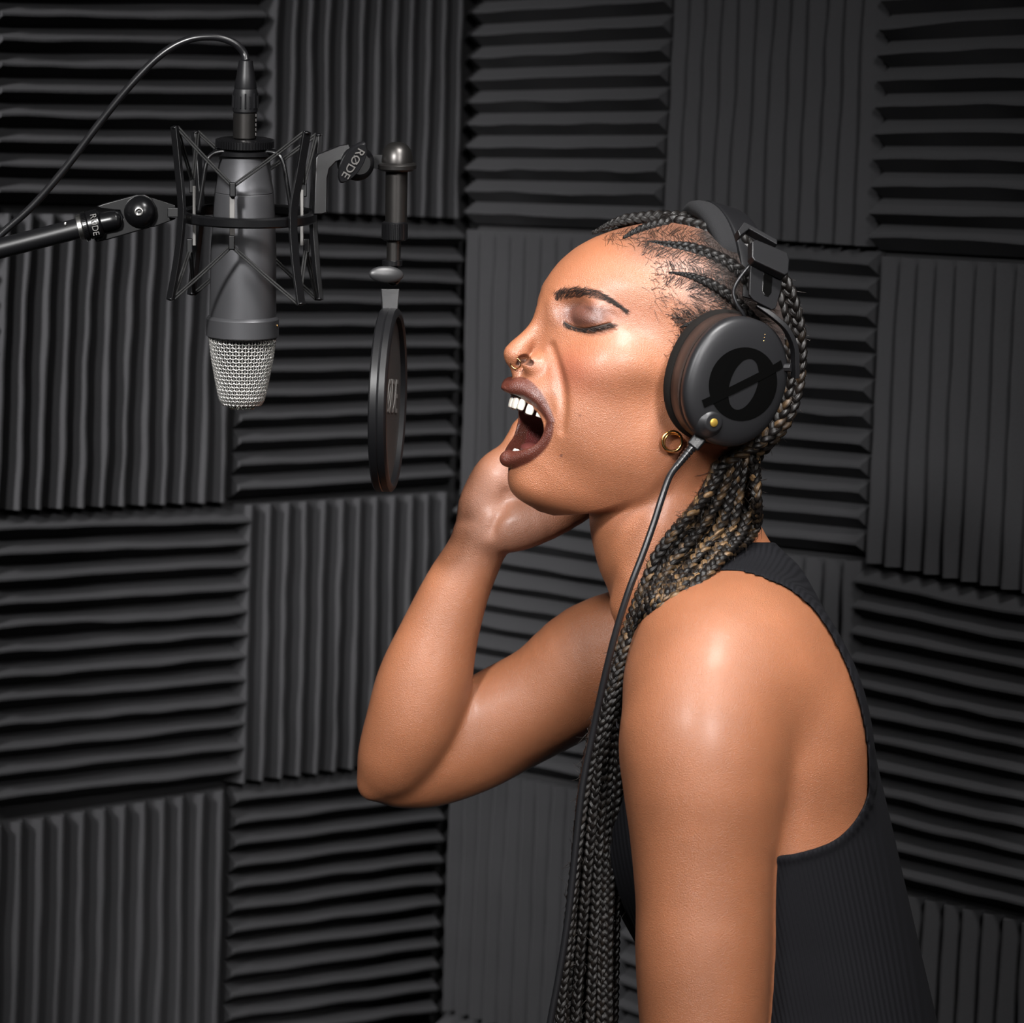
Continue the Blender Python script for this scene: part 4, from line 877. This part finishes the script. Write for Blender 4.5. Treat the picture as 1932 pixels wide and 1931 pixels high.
# ------------------------------------------------------------------ microphone and its hardware
M_mic = mat('mic_body_graphite', (.075, .075, .08), .42, .55); noise_bump(M_mic, 2600, .25, .0003)
M_wire = mat('steel_wire', (.9, .88, .85), .42, 1.0); M_liner = mat('grille_liner', (.02, .02, .02), .9)
M_blk = mat('satin_black_metal', (.004, .004, .0045), .28, .0, **{'Specular IOR Level': .4}); M_blk2 = mat('black_chrome', (.055, .052, .05), .36, .9); noise_bump(M_blk2, 300, .08, .0004)
M_grey = mat('grey_clip', (.11, .105, .10), .5); M_dgrey = mat('dark_grey_knob', (.02, .02, .021), .38); noise_bump(M_dgrey, 2500, .2, .0003); M_silver = mat('nickel', (.55, .54, .52), .3, 1.0); M_cord = mat('elastic_cord', (.007, .007, .007), .6); noise_bump(M_cord, 3000, .8, .0006)
AX = unit((-.012, .99, -.117)); EZ = unit(np.array([0, .117, .99])-AX*(np.array([0, .117, .99])@AX)); EX = unit(np.cross(AX, EZ)); EX = EX if EX[0] > 0 else -EX
MC = np.array([462.0, 262.0, 16.0])
def mp(t, r=0, a=0):   # a point on the microphone's axis system: t along, r out, a angle from the viewer towards the right
    return MC+AX*t+(EZ*math.cos(a)+EX*math.sin(a))*r
def text_mesh(s, org, ex, ey, size, depth, name, mt, parent, nrm_=None, fit=None):
    cu = bpy.data.curves.new(name, 'FONT'); cu.body = s; cu.size = 1; cu.extrude = .5; cu.align_x = 'CENTER'; cu.align_y = 'CENTER'; o = bpy.data.objects.new(name, cu); COL.objects.link(o)
    bpy.context.view_layer.update(); me = bpy.data.meshes.new_from_object(o.evaluated_get(bpy.context.evaluated_depsgraph_get())); bpy.data.objects.remove(o)
    co = np.empty(len(me.vertices)*3); me.vertices.foreach_get('co', co); co = co.reshape(-1, 3); w_ = co[:, 0].max()-co[:, 0].min()
    ex, ey = np.asarray(ex, float), np.asarray(ey, float); n_ = unit(nrm_) if nrm_ is not None else unit(np.cross(ex, ey)); sx = fit/w_ if fit else size
    P = np.asarray(org, float)+np.outer(co[:, 0]*sx, ex)+np.outer(co[:, 1]*size, ey)+np.outer(co[:, 2]*2*depth, n_)
    me.vertices.foreach_set('co', W(P).ravel()); me.update(); me.materials.append(mt); o = bpy.data.objects.new(name, me); COL.objects.link(o)
    bm = bmesh.new(); bm.from_mesh(me); bmesh.ops.recalc_face_normals(bm, faces=bm.faces); bm.to_mesh(me); bm.free()
    bpy.context.view_layer.update(); adopt(o, parent); return o
microphone = empty('microphone', W1(*mp(200)))
tag(microphone, 'large dark studio microphone hanging upside down with a silver wire-mesh head', 'microphone')
child(MB().lathe(mp(18), AX, [(0, 44), (2, 48), (20, 48), (60, 52), (82, 56), (83.2, 55), (84.5, 56), (90, 56.5), (140, 59), (190, 62), (300, 63), (334, 63.5)], 72), 'body', M_mic, microphone, smooth=25)
kn = MB(); pr_ = [(0, 50), (1.5, 53.5), (16, 53.5), (18, 50)]; kn.lathe(mp(0), AX, pr_, 60)
for k in range(60):
    a = 2*math.pi*k/60; c = mp(8.5, 54.2, a); rr_ = EZ*math.cos(a)+EX*math.sin(a); kn.box(c, (1.5, 7, 1.6), [np.cross(AX, rr_), AX, rr_])
child(kn, 'threaded_ring', M_blk, microphone, smooth=25)
child(MB().lathe(mp(336), AX, [(0, 63), (2, 66), (6, 68.5), (38, 68.5), (40, 66), (41, 62)], 72), 'collar', M_mic, microphone, smooth=25)
child(MB().ball(mp(352, 68, math.radians(72)), 3.2, 10, 8), 'rivet', M_gold, microphone, smooth=180)
def gr(t): return float(np.interp(t, [0, 40, 80, 105, 118, 126, 131, 134, 136], [62.5, 57.5, 50, 45, 41.5, 37, 30, 20, 8]))
def gpt(t, a, o=0): r = gr(t)+o; return MC+AX*(378+t)+EZ*math.cos(a)*r*.8+EX*math.sin(a)*r
gw = MB(); NW = 62
for k in range(NW):
    a = 2*math.pi*k/NW; gw.tube([gpt(t, a, 1.0 if (j+k) % 2 else -1.0) for j, t in enumerate(np.linspace(0, 128, 40))], 1.3, 5, caps=False)
for j, t in enumerate(np.linspace(2, 133, 20)):
    n_ = NW*2; gw.tube([gpt(t, 2*math.pi*k/n_, -1.4*math.cos(math.pi*(k*.5+j)))+AX*2.2*math.cos(math.pi*(k*.5+j)) for k in range(n_)], 1.2, 4, closed=True)
g = child(gw, 'wire_grille', M_wire, microphone, smooth=180); g['kind'] = 'stuff'; g['label'] = 'silver woven wire mesh head'
child(MB().lathe(mp(378), AX, [(t, max(gr(t)-4.5, 3)) for t in np.linspace(0, 132, 20)], 40, ex=EZ, squash=(.8, 1)), 'grille_liner', M_liner, microphone, smooth=60)

# cable with its plug
mic_cable = empty('microphone_cable', W1(*mp(-60)))
tag(mic_cable, 'black microphone cable arching from the plug on top of the mic to the left edge', 'cable')
child(MB().lathe(mp(-50), AX, [(0, 21.5), (1, 22.5), (47, 22.5), (49, 21)], 40), 'plug_barrel', M_blk2, mic_cable, smooth=30)
gb = MB().lathe(mp(-96), AX, [(0, 21), (3, 22), (10, 23.5), (43, 23.8), (46, 22)], 40)
for k in range(16):
    a = 2*math.pi*k/16; gb.tube([mp(-88+5*(k % 2), 23.4, a), mp(-60, 24.2, a)], 1.7, 6)
child(gb, 'grip', M_plast, mic_cable, smooth=30)
child(MB().lathe(mp(-150), AX, [(0, 11), (1, 13), (30, 17.5), (52, 21.5), (54, 21)], 40), 'cable_boot', M_plast, mic_cable, smooth=40)
cp_ = spl([mp(-148), (460, 100, 30), (446, 84, 34), (422, 73, 38), (396, 69.5, 40), (362, 73, 40), (326, 88, 38), (288, 117, 34), (240, 168, 26), (188, 232, 14), (126, 314, 0), (62, 388, -14), (0, 444, -26), (-80, 520, -40), (-260, 660, -60), (-420, 840, -60), (-475, 1200, -40), (-470, 2000, -40), (-420, 3200, -40), (-300, 4330, -40)], 8)
child(MB().tube(cp_, 7.4, 14), 'cord', M_rub, mic_cable, smooth=180)
for k in range(5): child(MB().box(mp(-46+k*9, 23.2, math.radians(62+0*k)), (1.0, 3, 4)), 'embossed_mark', M_blk2, mic_cable, bevel=.5) if k < 5 else None

# shock mount
shock = empty('shock_mount', W1(467, 407, 0))
tag(shock, 'black spider shock mount of curved posts and elastic cords cradling the microphone', 'shock mount')
child(MB().lathe(np.array([467, 398, 0]), AX, [(0, 117), (0, 128), (3, 131), (16, 131), (19, 128), (19, 117), (16, 115), (3, 115), (0, 117)], 96, ex=EZ, cap=False), 'ring', M_blk, shock, smooth=30)
POSTS = [[(330, 238, 93), (337, 310, 95), (344, 400, 98), (337, 480, 95), (322, 567, 93)], [(369, 247, -127), (375, 320, -122), (379, 400, -118), (371, 480, -122), (362, 557, -127)],
         [(578, 248, 127), (564, 330, 124), (552, 405, 122), (556, 490, 124), (567, 576, 127)], [(601, 252, -93), (596, 320, -92), (590, 400, -92), (594, 480, -92), (602, 567, -93)]]
for P_ in POSTS:
    p = spl(P_, 8); c = np.array([467, 407, 0.0]); od = unit(np.array([p[len(p)//2][0]-c[0], 0, p[len(p)//2][2]])); m = MB(); T_ = np.gradient(p, axis=0); V = []
    for a, t in zip(p, T_):
        t = unit(t); n_ = unit(od-t*(od@t)); b = np.cross(t, n_); V += [a+n_*5+b*9, a+n_*5-b*9, a-n_*5-b*6, a-n_*5+b*6]
    m.add(V, [(i*4+k, i*4+(k+1) % 4, i*4+4+(k+1) % 4, i*4+4+k) for i in range(len(p)-1) for k in range(4)]+[(0, 1, 2, 3), tuple(range(len(V)-4, len(V)))])
    pb_ = child(m, 'post', M_blk, shock, bevel=1.6)
    for e in (P_[0], P_[-1]): child(MB().ball(np.array(e, float)+np.array([0, 3 if e is P_[0] else -3, 0]), (7, 4, 9), 12, 8), 'cord_hook', M_blk, pb_, smooth=180)
def cord(a, b, o=2.2):
    a, b = np.array(a, float), np.array(b, float); d = unit(b-a); s = unit(np.cross(d, (0, 0, 1))); m = MB()
    for q in (-1, 1): m.tube(spl([a+s*q*o, (a+b)/2+s*q*o+np.array([0, 1.5, 0]), b+s*q*o], 5), 1.9, 8)
    child(m, 'elastic_cord', M_cord, shock, smooth=180)
CLIP = {'f': ((439, 352, 92), (437, 464, 92)), 'l': ((364, 345, 10), (359, 470, 10)), 'r': ((572, 352, 10), (577, 470, 10)), 'b': ((478, 340, -96), (480, 452, -96))}
PT = [np.array(P_[0]) for P_ in POSTS]; PB = [np.array(P_[-1]) for P_ in POSTS]
for c_, i, j in (('f', 0, 2), ('l', 0, 1), ('r', 2, 3), ('b', 1, 3)):
    for k, E_ in ((0, PT), (1, PB)):
        for q in (i, j): cord(E_[q]+np.array([4 if E_[q][0] < 467 else -4, 2 if k == 0 else -2, 0]), CLIP[c_][k])
for c_, (a, b) in CLIP.items():
    a, b = np.array(a, float), np.array(b, float); mid = (a+b)/2; out = {'f': (0, 0, 1), 'l': (-1, 0, 0), 'r': (1, 0, 0), 'b': (0, 0, -1)}[c_]; out = np.array(out, float); sd = np.abs(np.cross(out, (0, 1, 0)))
    child(MB().box(mid-out*5, (5 if c_ in 'fb' else 7, (b[1]-a[1])/2-6, 3), [sd, (0, 1, 0), out]), 'clip_rail', M_grey, shock, bevel=1.2)
    for e, sg in ((a, 1), (b, -1)): child(MB().box(e+out*1+np.array([0, 6*sg, 0]), (6, 14, 6), [sd, (0, 1, 0), out]), 'clip', M_blk, shock, bevel=2.5, seg=3)
for sx in (-1, 1):
    for sz in (-1, 1):
        child(MB().tube(spl([(462+sx*38, 286, sz*36+10), (462+sx*60, 290, sz*44+8), (462+sx*72, 306, sz*50+5), (462+sx*80, 350, sz*54), (462+sx*88, 402, sz*56-4)], 6), 4.2, 10), 'cage_leg', M_blk, shock, smooth=180)
child(MB().lathe(mp(19), AX, [(0, 48), (2, 60), (10, 60), (12, 52)], 60, ex=EZ, squash=(.9, 1)), 'cradle_plate', M_blk, shock, smooth=30)
# bracket to the right with its wing knob
nb_ = unit((.12, 0, 1))
child(MB().prism([(596, 298), (600, 291), (641, 275), (658, 272), (664, 284), (650, 300), (634, 306), (622, 318), (618, 336), (617, 402), (606, 405), (592, 405)], (610, 340, 30), nb_, 34), 'side_bracket', M_blk, shock, bevel=2.5, seg=3)
child(MB().lathe((672, 308, 12), unit((.25, .05, 1)), [(-20, 30), (-18, 33), (10, 33), (14, 30), (24, 22), (30, 20)], 40), 'swivel_hub', M_blk, shock, smooth=30)
kx, ky = unit((.49, -.87, 0)), unit((.87, .49, 0)); V = []
kn_n = unit((.12, .28, 1)); poly = [(math.cos(t)*45*(1 if True else 1), math.sin(t)*19*(abs(math.sin(t))**.25)) for t in np.linspace(0, 2*math.pi, 40, endpoint=False)]
kc = np.array([664, 304, 52.0]); kex = unit(kx-kn_n*(kx@kn_n)); key_ = unit(np.cross(kn_n, kex)); m = MB(); N_ = len(poly)
m.add([kc+kex*a+key_*b+kn_n*h for h, sc_ in ((0, .95), (3, 1), (12, 1), (15, .92)) for a, b in [(p[0]*sc_, p[1]*sc_) for p in poly]], [(i*N_+k, i*N_+(k+1) % N_, (i+1)*N_+(k+1) % N_, (i+1)*N_+k) for i in range(3) for k in range(N_)]+[tuple(range(N_)), tuple(range(3*N_, 4*N_))])
wing = child(m, 'wing_knob', M_plast, shock, smooth=40)
text_mesh('RØDE', kc+kn_n*15.5, -kex, -key_ if (np.cross(-kex, -key_)@kn_n) < 0 else key_, 22, 1.3, 'lettering', M_grey, wing, nrm_=kn_n, fit=62)
child(MB().box((708, 305, 8), (16, 13, 4)), 'link_plate', M_blk, shock, bevel=1)

# pop filter
pop = empty('pop_filter', W1(729, 754, 0))
tag(pop, 'round pop filter seen edge-on, hanging between the microphone and the singer', 'pop filter')
LA = unit((-.012, 1, -.10)); 
child(MB().lathe((749, 268, 4), LA, [(0, 3), (1.5, 12), (6, 20), (14, 26), (24, 29.5), (34, 31), (38, 31), (40, 35), (43, 37.5), (50, 37), (54, 32)], 48), 'dome_cap', M_blk2, pop, smooth=35)
child(MB().lathe((748.5, 318, 0), LA, [(0, 21), (104, 20.5)], 40), 'tube', M_blk2, pop, smooth=35)
kk = MB().lathe((745, 418, -8), LA, [(0, 21), (2, 23), (34, 23), (36, 20)], 44)
for k in range(44):
    a = 2*math.pi*k/44; e1 = unit(np.cross(LA, (0, 0, 1))); e2 = np.cross(LA, e1); rr_ = e1*math.cos(a)+e2*math.sin(a); kk.box(np.array([745, 418, -8])+LA*18+rr_*23.6, (1.3, 15, 1.3), [np.cross(LA, rr_), LA, rr_])
child(kk, 'knurled_nut', M_blk, pop, smooth=30)
child(MB().lathe((743, 452, -10), LA, [(0, 13.5), (46, 13)], 32), 'stem', M_blk2, pop, smooth=35)
kk = MB().lathe((740, 491, -12), LA, [(0, 17), (1, 19), (9, 19), (11, 16)], 32); child(kk, 'collar', M_blk, pop, smooth=30)
child(MB().ball((742, 520, -14), (16, 20, 16), 20, 12), 'ball_joint', M_blk, pop, smooth=180)
child(MB().ball((729, 518, 16), (34, 16, 9), 28, 14, [unit((1, .03, -.25)), (0, 1, 0), unit((.25, 0, 1))]), 'thumb_knob', M_dgrey, pop, smooth=180)
child(MB().prism([(719, 545), (754, 545), (750, 590), (722, 590)], (736, 560, -2), unit((.05, 0, 1)), 24), 'clamp', M_dgrey, pop, bevel=2)
DN = unit((.99, .035, .115)); DU = unit(np.array([-.035, 1, 0])-DN*(np.array([-.035, 1, 0])@DN)); PCn = np.array([731, 755, -12.0])
prf = [(-17, 158), (-17, 170), (-14, 173.5), (-2, 174), (0, 172.5), (2, 174), (13, 173.5), (17, 169), (18, 162), (15, 157), (-17, 158)]
child(MB().lathe(PCn, DN, prf, 96, ex=DU, cap=False), 'hoop', M_plast, pop, smooth=35)
M_mesh = mat('pop_filter_mesh', (.012, .011, .011), .6); noise_bump(M_mesh, 2500, .6, .0006)
mem = child(MB().lathe(PCn, DN, [(3, 159), (6, 159)], 96, ex=DU), 'mesh_screen', M_mesh, pop, smooth=35)
DE = unit(np.cross(DU, DN)); DE = DE if DE[2] < 0 else -DE
text_mesh('RØDE', PCn+DN*7-DU*4, DE, -DU, 92, .5, 'lettering', M_grey, mem, nrm_=DN, fit=200)

text_mesh('RØDE', p0+pd*14+np.array([0, 0, 12]), pd, unit(np.cross((0, 0, 1), pd))*-1, 9, .8, 'lettering', M_blk, [o for o in headphones.children if o.name.startswith('plug')][0], nrm_=(0, 0, 1), fit=22)
# boom arm
boom = empty('boom_stand', W1(-480, 4300, -20))
tag(boom, 'black boom arm of the microphone stand entering from the left', 'microphone stand')
bd = unit((148, -38, 6)); 
child(MB().tube([(150, 430.5, 6), (-900, 700, -36)], 19.5, 32), 'boom_tube', M_plast, boom, smooth=35)
child(MB().lathe((150, 430, 6), bd, [(-3, 20), (-2, 25), (5, 25.5), (7, 24)], 40), 'silver_washer', M_silver, boom, smooth=30)
kk = MB().lathe((157, 428.5, 6), bd, [(0, 24), (1, 27), (8, 27), (10, 25)], 48)
for k in range(48):
    a = 2*math.pi*k/48; e1 = unit(np.cross(bd, (0, 0, 1))); e2 = np.cross(bd, e1); rr_ = e1*math.cos(a)+e2*math.sin(a); kk.box(np.array([157, 428.5, 6])+bd*4.5+rr_*27, (1.1, 3.5, 1.1), [np.cross(bd, rr_), bd, rr_])
child(kk, 'knurled_ring', M_blk, boom, smooth=30)
cl = child(MB().lathe((166, 426, 6), bd, [(0, 24), (2, 27), (22, 27), (26, 22)], 40), 'clutch', M_blk, boom, smooth=30)
text_mesh('RØDE', np.array([178, 424, 33.6]), unit((.17, .97, 0)), unit((.97, -.2, 0)), 17, 1.2, 'lettering', M_grey, cl, nrm_=(0, 0, 1), fit=40)
child(MB().tube(spl([(186, 421, 8), (205, 417, 8), (216, 415, 8), (224, 413, 8), (229, 412, 8)], 4), [24]*5+[22]*4+[19]*4+[10]*4 if False else np.interp(np.arange(17), [0, 6, 10, 13, 15, 16], [19, 18.5, 17, 13, 8, 2]), 24), 'socket', M_blk, boom, smooth=180)
bk = child(MB().prism([(182, 389), (196, 384), (258, 367), (272, 367), (286, 374), (296, 392), (294, 414), (282, 430), (206, 452), (182, 457), (176, 448), (198, 438), (226, 428), (232, 412), (226, 398), (190, 394)], (230, 410, 4), unit((.05, 0, 1)), 14), 'swivel_plate', M_blk, boom, bevel=2.5, seg=3)
child(MB().prism([(270, 369), (290, 374), (330, 387), (332, 393), (318, 394), (318, 410), (332, 411), (330, 414), (292, 428), (276, 430)], (300, 400, -4), unit((.05, 0, 1)), 16), 'swivel_tongue', M_blk, boom, bevel=2)
child(MB().lathe((264, 400, -6), (0, 0, 1), [(0, 30), (8, 31), (14, 29), (22, 24), (28, 17), (31, 8), (31.5, 2)], 40), 'pivot_cap', M_blk2 if False else M_blk, boom, smooth=60)
child(MB().lathe((262, 400, 24), (0, 0, 1), [(0, 8), (2.5, 8), (3, 6.5), (1.5, 4), (1, 2)], 20), 'screw', M_silver, boom, smooth=30)
child(MB().ball((123, 423, 22), (3, 5, 2), 10, 8), 'set_screw', M_silver, boom, smooth=180)
child(MB().box((328, 401, 8), (12, 9, 7)), 'mount_stub', M_blk, boom, bevel=1.5)
# pole, hub and tripod legs out of the picture on the left
dn = RM@np.array([0, 0, -1.0]); top = np.array([-500, 597, -20.0]); L_ = (float(W([top])[0][2]))/PXM
child(MB().tube([top-dn*90, top+dn*(L_*.97)], 17, 24), 'pole', M_blk, boom, smooth=35)
child(MB().lathe(top-dn*30, dn, [(0, 34), (60, 34)], 32), 'boom_clutch', M_blk, boom, smooth=35)
hub = top+dn*L_*.80; right_, away_ = RM@np.array([1.0, 0, 0]), RM@np.array([0, 1.0, 0])
for k in range(3):
    a = 2*math.pi*k/3+.4; o_ = right_*math.cos(a)+away_*math.sin(a); child(MB().tube([hub, hub+o_*700+dn*(L_*.195)], 14, 16), 'leg', M_blk, boom, smooth=35)

# ------------------------------------------------------------------ trousers and shoes below the frame
M_trs = mat('black_trousers', (.012, .012, .013), .8); noise_bump(M_trs, 900, .4, .0006)
hipc = np.array([1560, 2120, 10.0]); fl = lambda p: p+dn*((W([p])[0][2])/PXM)
m = MB().lathe(hipc, dn, [(-30, 300), (80, 330), (220, 345), (320, 300)], 48, ex=(0, 0, 1), squash=(1.0, .78)); tr_ = child(m, 'trousers', M_trs, person, smooth=60)
for sz in (-1, 1):
    t0 = hipc+dn*200+np.array([0, 0, sz*165]); gnd = fl(t0+np.array([40, 0, 0])); q = [t0+(gnd-t0)*k for k in np.linspace(0, .97, 14)]
    child(MB().tube(q, np.interp(np.linspace(0, 1, 14), [0, .15, .5, .6, .75, 1], [175, 168, 120, 112, 115, 84]), 28), 'trouser_leg', M_trs, tr_, smooth=180)
    sh = child(MB().ball(gnd-right_*120-dn*70, (330, 70, 105), 28, 14, [right_, dn, away_]), 'shoe', M_plast, person, smooth=180)
